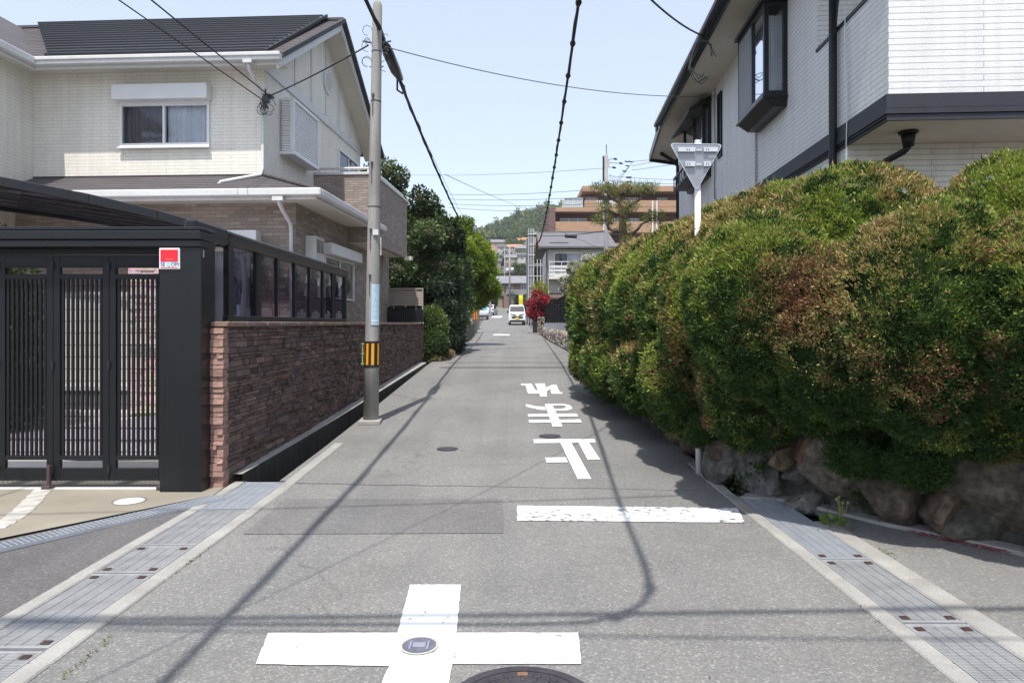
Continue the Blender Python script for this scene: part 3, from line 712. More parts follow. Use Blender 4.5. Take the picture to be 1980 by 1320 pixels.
g = MB(); g.box(-4.4, 1.34, -1.09, -1.04, 3.56, 3.72); g.box(-4.4, 1.45, -1.2, -1.09, 3.61, 3.735); g.box(1.3, 1.34, -1.04, 3.4, 3.56, 3.72); g.box(1.34, 1.45, -1.09, 3.4, 3.61, 3.735)
g.build('gutter', WHITE, house, bevel=.018)
d_ = pipe('downpipe', [(.72, -1.1, 3.6), (.72, -1.1, 3.5), (.72, -.95, 3.4), (.7, -.56, 3.24), (.69, -.5, 3.12), (.69, -.5, .3)], .036, WHITE, house)
mb = MB(); mb.box(.63, .81, -1.19, -1.02, 3.53, 3.6); mb.build('gutter_outlet', WHITE, d_)
# balcony
mb = MB(); mb.box(.0, 1.34, 2.6, 2.75, 3.3, 4.77); mb.box(1.19, 1.34, 2.75, 6.1, 3.27, 4.77); mb.box(0, 1.19, 5.95, 6.1, 3.3, 4.77)
bal = mb.build('balcony', BRK_B, house)
mb = MB(); mb.box(-.0, 1.37, 2.57, 2.78, 4.77, 4.83); mb.box(1.16, 1.37, 2.78, 6.13, 4.77, 4.83); mb.build('coping', WHITE, bal, bevel=.006)
mb = MB(); mb.quad((0, 2.6, 3.29), (1.33, 2.6, 3.29), (1.33, 6.1, 3.29), (0, 6.1, 3.29)); mb.quad((0, 2.7, 3.5), (1.2, 2.7, 3.5), (1.2, 6, 3.5), (0, 6, 3.5)); mb.box(1.3, 1.5, 5.9, 6.14, 3.2, 3.3); mb.build('balcony_floor', CREAM, bal)
mb = MB(); mb.tube([(.05, 2.68, 4.93), (1.25, 2.68, 4.93)], .03, 8); mb.tube([(1.25, 2.68, 4.93), (1.25, 6, 4.93)], .03, 8)
for q in ((.1, 2.68), (1.2, 2.68), (1.25, 4.4), (1.25, 5.9)): mb.tube([(q[0], q[1], 4.82), (q[0], q[1], 4.93)], .025, 8)
mb.build('handrail', WHITE, bal)
# service bracket with cable knot at the corner
mb = MB(); mb.box(.0, .16, -.12, .06, 5.62, 5.66); mb.tube([(.06, -.1, 5.4), (.06, -.1, 5.75)], .015, 6); mb.box(.02, .12, -.16, -.06, 5.5, 5.6)
rr = random.Random(4)
for i in range(9):
    c = Vector((.08 + rr.uniform(-.06, .08), -.14, 5.4 + rr.uniform(-.05, .1))); r = rr.uniform(.05, .12); mb.tube([c + Vector((r * math.cos(a), rr.uniform(-.02, .02), r * 1.1 * math.sin(a))) for a in [k * .7 for k in range(9)]], .006, 5)
mb.build('cable_bracket', mat('bracket_grey', (.06, .065, .07), .6), house)
def local(h, p): return Matrix.Translation(h.location) @ Matrix.Rotation(h.rotation_euler.z, 4, 'Z') @ Vector(p)
LH = lambda u, v, z: local(house, (u, v, z))

# ------------------------------------------------------------------ gate with column and header
GX0, GY = -5.6, 6.16
gate = thing('folding_gate', 'tall black aluminium folding gate of slatted panels under a black header', 'gate', (-4.1, GY, 0))
gl = gate.location
def gb(mb, x0, x1, y0, y1, z0, z1): mb.box(x0 - gl.x, x1 - gl.x, y0 - gl.y, y1 - gl.y, z0, z1)
S = GY / F
def gxx(x): return (x - CX) * S
def gzz(y): return EYE + (HZ - y) * S
panels = [(-110, -1), (0, 105), (105.8, 213), (213.8, 321)]
for i, (a, b) in enumerate(panels):
    p = bpy.data.objects.new('gate_panel', None); COL.objects.link(p); p.parent = gate; p.location = (0, 0, 0)
    mb = MB(); st = 12.5; y0, y1 = GY - .02, GY + .02
    gb(mb, gxx(a), gxx(a + st), y0, y1, gzz(928), gzz(494)); gb(mb, gxx(b - st), gxx(b), y0, y1, gzz(928), gzz(494))
    L, Rr_ = gxx(a + st), gxx(b - st)
    for ya, yb in ((494, 518), (530, 540), (880, 888.5), (904, 928)): gb(mb, L, Rr_, y0 + .002, y1 - .002, gzz(yb), gzz(ya))
    gb(mb, L, Rr_, y0 - .004, y0 + .001, gzz(517), gzz(514)); gb(mb, L, Rr_, y0 - .004, y0 + .001, gzz(888), gzz(886))
    mb.build('panel_frame', BLACK, p, bevel=.004)
    mb = MB(); n = 9
    for k in range(n): x = L + (Rr_ - L) * (k + .5) / n; gb(mb, x - .0105, x + .0105, GY - .012, GY + .012, gzz(880), gzz(540))
    mb.build('slats', BLACK, p, bevel=.002)
    mb = MB()
    for k in range(15): z = gzz(552 + k * 23.0); gb(mb, L, Rr_, GY + .013, GY + .018, z - .003, z + .003)
    mb.build('crossbars', BLACK, p)
mb = MB(); gb(mb, -8.5, gxx(330), GY - .06, GY + .1, gzz(492), gzz(482.5)); mb.build('header_shadow_strip', mat('header_shadow', (.006, .006, .007), .6), gate)  # near-black strip standing in for the shadow under the header
mb = MB(); gb(mb, -8.5, -2.73, GY - .17, GY + .13, gzz(481), gzz(468)); gb(mb, -8.5, -2.728, GY - .185, GY + .13, gzz(467), gzz(451)); gb(mb, -8.5, -2.73, GY - .17, GY + .13, gzz(450), gzz(443.5)); mb.build('header', BLACK_G, gate, bevel=.006)
mb = MB(); gb(mb, gxx(325) - .0, -2.735, GY - .15, GY + .13, 0.0, gzz(481.5))
co_ = mb.build('column', BLACK_G, gate, bevel=.004)
mb = MB()
for k in range(3): gb(mb, gxx(325) + .07 + k * .09, gxx(325) + .073 + k * .09, GY - .152, GY - .149, .01, gzz(483))
mb.build('column_groove', DARKT, co_)
mb = MB(); gb(mb, -2.7345, -2.731, GY - .12, GY - .1, gzz(500), gzz(486)); mb.build('column_bolts', STEEL_L, co_)
mb = MB(); gb(mb, -8.5, gxx(322), GY - .055, GY + .02, -.005, .022); mb.build('ground_rail', WHITE, gate)
BRN = mat('brown_bolt', (.07, .05, .047), .5)
for x in (101, 320):
    mb = MB(); X = gxx(x) + .01; gb(mb, X - .014, X + .014, GY - .075, GY - .045, .02, .235); gb(mb, X - .045, X + .03, GY - .1, GY - .03, .0, .055); mb.build('drop_bolt', BRN, gate, bevel=.004)
# hinges, latch and screws on the gate
for i, (a, b) in enumerate(panels[1:]):
    for yy in (515, 705, 905):
        mb = MB(); gb(mb, gxx(a) - .012, gxx(a) + .012, GY - .034, GY - .018, gzz(yy + 7), gzz(yy - 7)); mb.tube([(gxx(a) - gl.x, GY - .034 - gl.y, gzz(yy + 7)), (gxx(a) - gl.x, GY - .034 - gl.y, gzz(yy - 7))], .008, 8); mb.build('hinge', DARKT, gate)
# security plate
sg = thing('security_plate', 'small red and white security company plate on the black gate column', 'sign', (gxx(345), GY - .152, gzz(503)))
mb = MB(); hw, hh = .092, .095; mb.box(-hw, hw, -.012, 0, -hh, hh); mb.build('plate', mat('plate_white', (.75, .74, .75), .4), sg, bevel=.006)
mb = MB(); mb.box(-.077, .077, -.0145, -.0123, -.028, .077); mb.box(-.077, .077, -.0145, -.0123, -.082, -.077); mb.build('red_field', mat('plate_red', (.72, .02, .035), .35, .03), sg)
mb = MB(); mb.box(-.02, .012, -.0145, -.0123, -.07, -.032); mb.build('pale_patch', mat('plate_cyan', (.42, .72, .8), .4), sg)
def text(s, name, size, m, parent, loc, rot, sx=1.0, depth=.0006):
    cu = bpy.data.curves.new(name, 'FONT'); cu.body = s; cu.size = size; cu.align_x = 'CENTER'; cu.align_y = 'CENTER'; cu.extrude = depth; cu.resolution_u = 3
    tmp = bpy.data.objects.new(name, cu); COL.objects.link(tmp); dg = bpy.context.evaluated_depsgraph_get(); me = bpy.data.meshes.new_from_object(tmp.evaluated_get(dg)); bpy.data.objects.remove(tmp)
    o = bpy.data.objects.new(name, me); COL.objects.link(o); o.parent = parent; o.location = loc; o.rotation_euler = rot; o.scale = (sx, 1, 1); me.materials.clear(); me.materials.append(m); return o
NAVY = mat('plate_navy', (.02, .06, .25), .4)
text('SE', 'lettering', .047, NAVY, sg, (-.056, -.0158, -.052), (R(90), 0, 0), .95); text('OM', 'lettering', .047, NAVY, sg, (.05, -.0158, -.052), (R(90), 0, 0), .92); text('C', 'lettering', .047, mat('faded_cyan', (.25, .55, .7), .4), sg, (-.008, -.0158, -.052), (R(90), 0, 0), .9)
text('Security', 'lettering', .02, mat('plate_pink', (.8, .3, .34), .4), sg, (0, -.0158, -.006), (R(90), 0, 0))

# ------------------------------------------------------------------ carport
cp = thing('carport', 'black carport with a curved smoked roof and a smoked side screen above the stone wall', 'carport', (-2.9, 6.9, 0))
SMOKE = clear('smoked_sheet', (.3, .27, .36), .8); SMOKE_R = clear('smoked_roof', (.92, .88, .96), .4, (.06, .045, .075))
cpo = cp.location
prof = [(-.0, 2.36), (-.25, 2.47), (-.7, 2.6), (-1.4, 2.765), (-2.35, 2.95), (-3.3, 3.08), (-4.2, 3.25), (-5.2, 3.39), (-6.2, 3.52)]
Y0, Y1 = .06, 4.95
for yy, nm in ((Y0, 'front_arch'), (Y1, 'rear_arch')):
    mb = MB()
    for (a, za), (b, zb) in zip(prof, prof[1:]): mb.prism([(a, yy - .03, za - .04), (b, yy - .03, zb - .04), (b, yy - .03, zb + .05), (a, yy - .03, za + .05)], (0, .06, 0))
    mb.build(nm, BLACK_G, cp, bevel=.006)
for k in range(1, 7):
    yy = Y0 + (Y1 - Y0) * k / 7; mb = MB()
    for (a, za), (b, zb) in zip(prof, prof[1:]): mb.prism([(a, yy - .02, za - .012), (b, yy - .02, zb - .012), (b, yy - .02, zb + .028), (a, yy - .02, za + .028)], (0, .04, 0))
    mb.build('roof_rib', BLACK, cp)
mb = MB()
for (a, za), (b, zb) in zip(prof, prof[1:]): mb.quad((a, Y0, za), (b, Y0, zb), (b, Y1, zb), (a, Y1, za))
mb.build('roof_sheet', SMOKE_R, cp)
mb = MB(); mb.beam((0, -.0, 2.345), (0, 4.98, 2.345), .11, .1); mb.beam((.03, -.0, 2.40), (.03, 4.98, 2.40), .06, .06); mb.build('eave_beam', BLACK_G, cp, bevel=.02)
mb = MB(); mb.box(-.05, .02, -.16, .0, 2.26, 2.46); mb.beam((-.0, -.75, 2.36), (0, -.05, 2.36), .12, .16); mb.build('gutter_end', BLACK_G, cp, bevel=.02)
sc_r = bpy.data.objects.new('side_screen', None); COL.objects.link(sc_r); sc_r.parent = cp
mb = MB(); mb.box(-.03, .03, 0, 4.95, 1.52, 1.58); mb.box(-.03, .03, 0.02, .14, 1.58, 2.3); mb.box(-.03, .03, 4.87, 4.95, 1.58, 2.3); mb.build('screen_frame', BLACK_G, sc_r, bevel=.004)
mb = MB()
for k in range(1, 7): yy = .14 + 4.73 * k / 7; mb.box(-.015, .02, yy - .016, yy + .016, 1.58, 2.3)
mb.build('screen_bars', BLACK, sc_r)
for k in range(7):
    a, b = .14 + 4.73 * k / 7 + .016, .14 + 4.73 * (k + 1) / 7 - .016; mb = MB(); nn = 5; mmv = 6
    P = [[(.0 + .012 * math.sin(math.pi * i / nn) * math.sin(math.pi * j / mmv), a + (b - a) * i / nn, 1.58 + .72 * j / mmv) for i in range(nn + 1)] for j in range(mmv + 1)]
    for j in range(mmv):
        for i in range(nn): mb.quad(P[j][i], P[j][i + 1], P[j + 1][i + 1], P[j + 1][i])
    mb.build('screen_sheet', SMOKE, sc_r, smooth=True)
mb = MB()
for yy in (.9, 4.1): mb.box(-.08, .02, yy - .05, yy + .05, .0, 2.3)
mb.build('carport_post', BLACK, cp, bevel=.005)

# ------------------------------------------------------------------ ledgestone wall
wall = thing('stone_wall', 'long reddish brown ledgestone wall beside the road, sunlight painted pale on its end', 'wall', (-2.63, 6.2, 0))
STONE = mat('ledgestone', (1, 1, 1), .85, .16, 9, .16, 40, .9, 45, attr=True)
wx = lambda y: (y - 6.2) * .0179
rr = random.Random(11); mb = MB(); mbe = MB()
cols = [(.15, .092, .08), (.12, .075, .065), (.175, .11, .095), (.095, .065, .058), (.13, .09, .08), (.19, .13, .11), (.105, .08, .075)]  # road face stones darkened in colour, its shade painted in
TOP = 1.47
z = 0.0
while z < TOP - .015:
    h = rr.choice((.028, .036, .042, .05, .06, .04, .03)); h = min(h, TOP - z); y = 6.2 + rr.uniform(.05, .1)
    while y < 18.5:
        l = rr.choice((.07, .12, .17, .24, .3, .2)); e = min(y + l, 18.5); d = rr.uniform(.0, .024) + (.012 if rr.random() < .2 else 0)
        c = rr.choice(cols); k = rr.uniform(.75, 1.15); mb.cur = tuple(v * k for v in c)
        if z + h > G(y) - .02:
            x0 = wx(y) - .1; x1 = wx(y) + d; ins = rr.uniform(.004, .012)
            mb.add([(x0, y - 6.2, z), (x1 - ins, y + .004 - 6.2, z + .003), (x1 - ins * rr.random(), e - .004 - 6.2, z + .003), (x0, e - 6.2, z),
                    (x0, y - 6.2, z + h), (x1 - ins * rr.random(), y + .004 - 6.2, z + h - .003), (x1 - ins, e - .004 - 6.2, z + h - .003), (x0, e - 6.2, z + h)],
                   [(0, 1, 5, 4), (1, 2, 6, 5), (2, 3, 7, 6), (4, 5, 6, 7), (3, 2, 1, 0)])
        y = e
    z += h
mb.build('stone_facing', STONE, wall, colors=True)
z = 0.
while z < TOP - .01:                                    # cut end in a paler stone colour, sunlight painted in
    h = rr.choice((.04, .055, .07, .05)); h = min(h, TOP - z); d = rr.uniform(.0, .03); k = rr.uniform(.85, 1.15); mbe.cur = tuple(min(1, v * k) for v in (.33, .2, .16))
    xs = -.115
    while xs < .0:
        e = min(.012 + rr.uniform(-.006, .006), xs + rr.choice((.07, .15, .2))); dd = rr.uniform(0, .03)
        mbe.add([(xs, .1, z), (xs, -.0 - dd, z + .003), (e, -.0 - dd, z + .003), (e, .1, z), (xs, .1, z + h), (xs, -.0 - dd * rr.random(), z + h - .003), (e, -dd * rr.random(), z + h - .003), (e, .1, z + h)],
                [(0, 4, 5, 1), (1, 5, 6, 2), (2, 6, 7, 3), (4, 7, 6, 5), (0, 1, 2, 3)]); xs = e + .002
    z += h
mbe.build('end_facing', STONE, wall, colors=True)
mb = MB(); mb.add([(-.11, .1, -.05), (wx(18.5) - .11, 12.28, .3), (wx(18.5) - .02, 12.28, .3), (-.02, .1, -.05), (-.11, .1, TOP), (wx(18.5) - .11, 12.28, TOP), (wx(18.5) - .02, 12.28, TOP), (-.02, .1, TOP)], [(0, 1, 5, 4), (1, 2, 6, 5), (2, 3, 7, 6), (3, 0, 4, 7), (4, 5, 6, 7)]); mb.build('wall_core', CONC_D, wall)
mb = MB(); yy = 0
while yy < 12.3:
    e = min(yy + rr.uniform(.35, .6), 12.3); mb.cur = tuple(v * rr.uniform(.9, 1.2) for v in (.2, .13, .11)); xx = wx(yy + 6.2)
    mb.box(xx - .14, xx + .045, yy + .002, e - .002, TOP, TOP + .045); yy = e
mb.build('coping_stones', STONE, wall, colors=True, bevel=.006)

# ------------------------------------------------------------------ concrete pole with its fittings
POLE = mat('pole_concrete', (.3, .29, .27), .85, .14, 2, .1, 50, .35, 60, streak=.22)
pole = thing('utility_pole', 'weathered grey concrete pole with a black and yellow marker beside the brown stone wall', 'pole', (-1.985, 9.6, G(9.6)))
lean = .095 / 6.0
def pc(z): return Vector((lean * z, 0, z))
def pr(z): return .108 - (.108 - .064) * z / 5.95
mb = MB(); mb.tube([pc(z) for z in (0, 1, 2, 3, 4, 5, 5.86, 5.91, 5.93)], [pr(0), pr(1), pr(2), pr(3), pr(4), pr(5), pr(5.86), .045, .02], 24); sh = mb.build('shaft', POLE, pole, smooth=True)
mb = MB()
for z in (3.02, 4.5, 5.2): mb = MB(); mb.tube([pc(z), pc(z + .012)], [pr(z) + .003] * 2, 24); mb.build('steel_band', DARKT, sh)
mb = MB()
for z in (1.78, 2.42, 3.35, 4.3): mb.box(lean * z - .012 - .02, lean * z - .002 - .02, -pr(z) - .012, -pr(z) + .01, z, z + .28); mb.box(lean * z - .035, lean * z - .005, -pr(z) - .03, -pr(z) + .01, z + .27, z + .295)
mb.build('step_bolt', mat('step_rust', (.1, .085, .075), .7, .3, 20), sh)
mb = MB(); n = 12; z0, z1 = .78, 1.145
def arc(mb, za, zb, a0, a1, off, n=8, m=0):
    P = []
    for i in range(n + 1):
        a = a0 + (a1 - a0) * i / n
        P.append([pc(z) + Vector((math.sin(a) * (pr(z) + off), -math.cos(a) * (pr(z) + off), 0)) for z in (za, zb)])
    for p, q in zip(P, P[1:]): mb.quad(p[0], q[0], q[1], p[1], m)
arc(mb, z0, z1, -2.2, 2.6, .006, 30); mk = mb.build('striped_marker', mat('marker_black', (.02, .017, .016), .5), pole, smooth=True)
mb = MB()
for a in (-.62, .12, .95, -1.45, 1.75): arc(mb, z0 + .035, z1 - .03, a, a + .36, .0085, 6)
mb.build('yellow_stripe', mat('marker_yellow', (.72, .33, .015), .4), mk)
mb = MB(); arc(mb, .13 + 1.24, .13 + 1.81, .0, 1.25, .008, 8); sp = mb.build('address_plate', mat('plate_blue', (.42, .58, .68), .35, .1, 6), pole, smooth=True)
mb = MB(); rr = random.Random(2)
PW = mat('plate_ink', (.72, .8, .85), .4)
def onpole(z, a, off=.0095): return pc(z) + Vector((math.sin(a) * (pr(z) + off), -math.cos(a) * (pr(z) + off), 0))
zc = 1.905
for ch in ('三', '丁', '目', '1', '1', '8'):
    text(ch, 'lettering', .07, PW, sp, onpole(zc, .6, .011), (R(90), 0, .6), .8); zc -= .078
arc(mb, 1.42, 1.435, .1, 1.15, .011, 6)
mb.build('plate_line', PW, sp)
mb = MB(); mb.obox(pc(2.66) + Vector((.045, -.1, 0)), .075, .02, .075); mb.build('white_tag', WHITE, pole)
mb = MB(); mb.tube([pc(2.6) + Vector((.1, -.01, 0)), pc(2.35) + Vector((.105, -.01, 0))], .008, 6); mb.build('cable_sleeve', WHITE, pole)
mb = MB(); mb.tube([pc(.8) + Vector((-.125, -.03, 0)), pc(1.12) + Vector((-.125, -.03, 0))], .009, 6)
for z in (.82, .96, 1.1): mb.box(lean * z - .145, lean * z - .09, -.045, -.02, z, z + .012)
mb.build('reflector_tube', mat('pale_green', (.3, .38, .2), .5), pole)
mb = MB(); rr = random.Random(9)
for i in range(10):
    z = 5.25 + rr.uniform(-.3, .25); a = rr.choice((-1.5, 1.5, 1.3, -1.2)); c = pc(z) + Vector((math.sin(a) * .13, -.03, 0)); r = rr.uniform(.03, .08); mb.tube([c + Vector((r * math.cos(t * .8), rr.uniform(-.02, .02), r * math.sin(t * .8))) for t in range(7)], .0045, 5)
for sx in (-1, 1): mb.tube([pc(5.32), pc(5.36) + Vector((sx * .2, 0, 0))], .012, 6); mb.tube([pc(5.0), pc(5.0) + Vector((sx * .1, 0, 0))], .008, 6)
mb.build('wire_hooks', mat('hook_grey', (.1, .1, .1), .6), pole)
mb = MB(); mb.obox((0, -.03, .02), .3, .32, .06, .1); mb.build('footing', CONC, pole, bevel=.01)

# ------------------------------------------------------------------ garden behind the gate
LEAF = leafmat('garden_leaf', .28, .42, .4)
GREEN_D = [(.018, .035, .012), (.03, .055, .018), (.045, .08, .022), (.06, .1, .03)]
def bush(name, label, cat, ells, dens, L, W, cols, seed, core=(.02, .028, .012), parts=None, group=None, k=2, spread=.8, up=0, m=None, s=1.6, stem=True, trans=None):
    lo = min(e[2] - e[5] for e in ells); c = np.mean([e[:3] for e in ells], 0)
    t = thing(name, label, cat, (c[0], c[1], lo), 0, group); off = np.array([c[0], c[1], lo]); E = [tuple(np.array(e[:3]) - off) + tuple(e[3:6]) for e in ells]
    P, NN = shell(E, dens, .93, jit=.1); leaf_mesh('foliage', P, NN, L, W, pal(P, cols, s, seed), m or LEAF, t, spread, k, up)
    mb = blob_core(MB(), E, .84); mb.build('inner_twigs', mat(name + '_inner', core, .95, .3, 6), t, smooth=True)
    return t
bush('garden_shrub', 'dark broadleaf shrub behind the leftmost gate panel', 'shrub', [(-7.0, 8.9, 1.3, .85, .6, 1.25), (-7.4, 9.2, 2.2, .7, .5, .7), (-6.7, 9.1, .6, .5, .5, .6)], 260, .07, .022, GREEN_D, 3.)
t = thing('yard_wall', 'low cream wall with a dark base seen through the gate slats', 'wall', (-6.4, 11, 0)); mb = MB(); mb.box(-.9, .55, 0, .18, .45, 2.0); mb.build('wall_panel', mat('yard_cream', (.6, .57, .5), .7), t, bevel=.01); mb = MB(); mb.box(-2, .75, -.3, .0, .0, .45); mb.build('planter', CONC_D, t, bevel=.01); mb = MB(); mb.box(-2, .78, -.33, .03, .45, .52); mb.build('planter_cap', WHITE, t)
t = thing('stone_pier', 'pale ledgestone pier in the yard seen through the third gate panel', 'pier', (-5.45, 10.6, 0)); mb = MB(); rr = random.Random(21); z = 0
while z < 2.35:
    h = rr.choice((.05, .07, .06)); x = -.5
    while x < .22: e = min(.22, x + rr.choice((.12, .2, .3))); mb.cur = tuple(v * rr.uniform(.8, 1.1) for v in (.72, .58, .5)); mb.box(x, e - .004, -rr.uniform(0, .03), .3, z, z + h - .004); x = e
    z += h
mb.build('stone_facing', STONE, t, colors=True)
mb = MB(); mb.poly([(-6.9, 7.6, .09), (-5.2, 9.6, .18), (-3.2, 9.9, .2), (-3.0, 7.3, .06), (-4.6, 7.25, .05)]); struct(mb.build('yard_strip', mat('roof_tint_paving', (.3, .27, .3), .8, .1, 2, .1, 50), keep=True))  # purple light under the smoked roof painted into the ground colour
mb = MB(); mb.poly([(-5.4, 9.65, .19), (-5.5, 9.9, .2), (-2.9, 10.3, .22), (-2.9, 10.0, .2)]); o = mb.build('yard_grass', mat('grass_green', (.06, .09, .025), .9, .4, 9), keep=True); struct(o, 'stuff')
# ================================================================== RIGHT SIDE
SID_W = brick('white_siding', (.71, .705, .7), (.74, .735, .73), (.33, .33, .34), 1.4, .064, .0035, .6, .6, .045, offset=.33, streak=.1)
BANDM = mat('charcoal_band', (.03, .032, .042), .6, .12, 2, .08, 30, streak=.1)
GREYP = mat('grey_panel', (.17, .17, .175), .5, .06, 2)
rh = thing('white_sided_house', 'house with white grooved siding, charcoal band and black bay window behind the clipped hedge', 'house', (3.86, 7.0, 0), -R(3.7))
mb = MB()
sl_ = (7.02, 7.3, 4.94, 6.27); bw = (3.1, 4.45, 4.95, 6.15); aw = (8.05, 10.1, 5.0, 6.35)
wallholes(mb, 'y', 0, 1.9, 11.95, 3.58, 6.56, [sl_, bw, aw], flip=True)
wallholes(mb, 'y', 0, .97, 11.95, .3, 3.58, [], flip=True)
mb.quad((0, .97, .3), (8, .97, .3), (8, .97, 3.6), (0, .97, 3.6)); mb.quad((0, 1.9, 4.6), (8, 1.9, 4.6), (8, 1.9, 6.56), (0, 1.9, 6.56)); mb.quad((0, 11.95, .3), (8, 11.95, .3), (8, 11.95, 6.56), (0, 11.95, 6.56))
mb.build('wall', [SID_W, DARKROOM], rh)
mb = MB(); mb.box(-.0, 7, 0, .14, 3.84, 5.03); mb.box(0, .14, .14, 1.9, 3.84, 5.03)
bx = mb.build('balcony', SID_W, rh)
mb = MB(); mb.box(-.02, 7, -.03, .17, 5.03, 5.07); mb.box(-.02, .17, .17, 1.92, 5.03, 5.07); mb.tube([(.07, .3, 5.12), (.07, 1.85, 5.12)], .02, 8); mb.build('balcony_rail', DARKT, bx)
mb = MB(); mb.quad((0.02, .02, 3.585), (7, .02, 3.585), (7, 1.0, 3.585), (.02, 1.0, 3.585)); mb.quad((.1, .1, 4.0), (7, .1, 4.0), (7, 1.9, 4.0), (.1, 1.9, 4.0)); mb.build('balcony_soffit', CREAM, bx)
mb = MB()
for z0, z1, p in ((3.57, 3.63, .03), (3.636, 3.69, .045), (3.696, 3.84, .035)):
    mb.box(-p, 7, -p, 0, z0, z1); mb.box(-p, 0, 0, 11.95, z0, z1)
mb.box(-.05, -.03, -.05, 7, 3.6, 3.6 + .001)
bd = mb.build('charcoal_band', BANDM, rh, bevel=.004)
# eave, gutter, roof
mb = MB(); mb.quad((-.72, -.3, 6.55), (.0, -.3, 6.55), (.0, 10.5, 6.55), (-.72, 10.5, 6.55)); mb.quad((-.72, 10.5, 6.55), (0, 10.5, 6.55), (0, 12.6, 6.12), (-.72, 12.4, 6.18)); mb.build('soffit', CREAM, rh)
mb = MB()
mb.quad((-.76, -.4, 6.72), (3.6, -.4, 8.6), (3.6, 12.5, 8.6), (-.76, 10.5, 6.72)); mb.quad((8, -.4, 6.72), (3.6, -.4, 8.6), (3.6, 12.5, 8.6), (8, 12.5, 6.72)); mb.quad((-.76, 10.5, 6.72), (3.6, 12.5, 8.6), (3.6, 12.7, 6.3), (-.76, 12.45, 6.28))
mb.quad((-.72, -.4, 6.56), (8, -.4, 6.56), (3.6, -.4, 8.55), (3.6, -.4, 8.56)); mb.quad((0, 12.45, 6.2), (8, 12.45, 6.2), (8, 12.45, 6.6), (0, 12.45, 6.6))
rf = mb.build('roof', TILE_D, rh)
mb = MB(); mb.box(-.76, -.72, -.4, 10.5, 6.48, 6.7); mb.prism([(-.76, 10.5, 6.48), (-.76, 12.42, 6.1), (-.76, 12.42, 6.3), (-.76, 10.5, 6.7)], (.04, 0, 0)); mb.prism([(-.76, 12.38, 6.1), (0.1, 12.6, 6.02), (.1, 12.6, 6.3), (-.76, 12.38, 6.3)], (0, .04, 0)); mb.build('fascia', BLACK_G, rf)
mb = MB(); mb.tube([(-.83, -.4, 6.6), (-.83, 10.56, 6.6)], .065, 10); mb.box(-.85, -.8, 10.4, 10.6, 6.44, 6.64); mb.tube([(-.72, -.4, 6.5), (-.72, 10.5, 6.5)], .02, 6); mb.build('gutter', BLACK_G, rf)
# bay window
def bay(y0, y1, z0, z1, p, name, panel, slope_=.12):
    mb = MB(); f = .07
    for yy in (y0, y1 - f): mb.box(-p, 0 if yy > y0 + .1 else -p + f, yy, yy + f, z0, z1)
    mb.box(-.06, 0, y0, y0 + f, z0, z1); mb.box(-p, -p + f, y1 - f, y1, z0, z1)
    for a, b in ((z0, z0 + f), (z1 - f, z1)): mb.box(-p, 0, y0 + .001, y0 + f - .001, a, b); mb.box(-p, -p + f, y0 + f, y1, a, b)
    mid = y0 + (y1 - y0) * .46; mb.box(-p, -p + f, mid - .025, mid + .025, z0 + f, z1 - f)
    mb.prism([(-p - .03, y0 - .03, z0 - .04), (0, y0 - .03, z0 - .04), (0, y1 + .03, z0 - .04), (-p - .03, y1 + .03, z0 - .04)], (0, 0, .04))
    mb.prism([(-p - .05, y0 - .05, z1), (0, y0 - .05, z1), (0, y1 + .05, z1), (-p - .05, y1 + .05, z1)], (0, 0, .06))
    b = [(-p, y0, z0 - .04), (0, y0, z0 - .04), (0, y1, z0 - .04), (-p, y1, z0 - .04)]; c = [(-p * .55, y0 + .03, z0 - .04 - slope_), (0, y0 + .03, z0 - .04 - slope_), (0, y1 - .03, z0 - .04 - slope_), (-p * .55, y1 - .03, z0 - .04 - slope_)]
    mb.add(b + c, [(4, 5, 6, 7)[::-1], (0, 1, 5, 4), (3, 0, 4, 7), (2, 3, 7, 6)])
    fr = mb.build(name, BLACK_G, rh, bevel=.004)
    g = MB(); g.quad((-p + .03, y0 + .03, z0 + f), (-.05, y0 + .03, z0 + f), (-.05, y0 + .03, z1 - f), (-p + .03, y0 + .03, z1 - f)); g.build('side_pane', clearpane, fr)
    g = MB(); g.quad((-p + .03, y0 + f, z0 + f), (-p + .03, mid - .025, z0 + f), (-p + .03, mid - .025, z1 - f), (-p + .03, y0 + f, z1 - f)); g.build('pane', clearpane, fr)
    if panel: g = MB(); g.box(-p + .0, -p + .02, mid + .025, y1 - f, z0 + f, z1 - f); g.build('grey_shutter', GREYP, fr)
    else: g = MB(); g.quad((-p + .03, mid + .025, z0 + f), (-p + .03, y1 - f, z0 + f), (-p + .03, y1 - f, z1 - f), (-p + .03, mid + .025, z1 - f)); g.build('pane', clearpane, fr)
    c = MB(); drape(c, -p + .08, -.03, y0 + .14, z0 + f, z1 - .15, 20, .02, 'x', 2); drape(c, y0 + .14, y1 - .1, -p + .12, z0 + f, z1 - .15, 40, .02, 'y', 3); c.build('curtain', LACE, fr)
    return fr
bay(3.05, 4.5, 4.86, 6.24, .34, 'bay_window', True)
fr = bay(8.0, 10.2, 4.98, 6.36, .2, 'awning_window', False, .2)
mb = MB(); mb.prism([(-.02, 7.95, 6.5), (-.5, 7.95, 6.2), (-.5, 7.95, 6.14), (-.02, 7.95, 6.38)], (0, 2.3, 0)); mb.build('awning', BLACK, fr)
mb = MB(); mb.box(-.45, -.06, 8.0, 10.2, 4.82, 4.88); 
for k in range(9): mb.box(-.45, -.43, 8.0 + k * .27, 8.03 + k * .27, 4.88, 5.12)
mb.box(-.46, -.42, 8.0, 10.2, 5.1, 5.14); mb.build('window_box', BLACK, fr)
fr2 = MB()
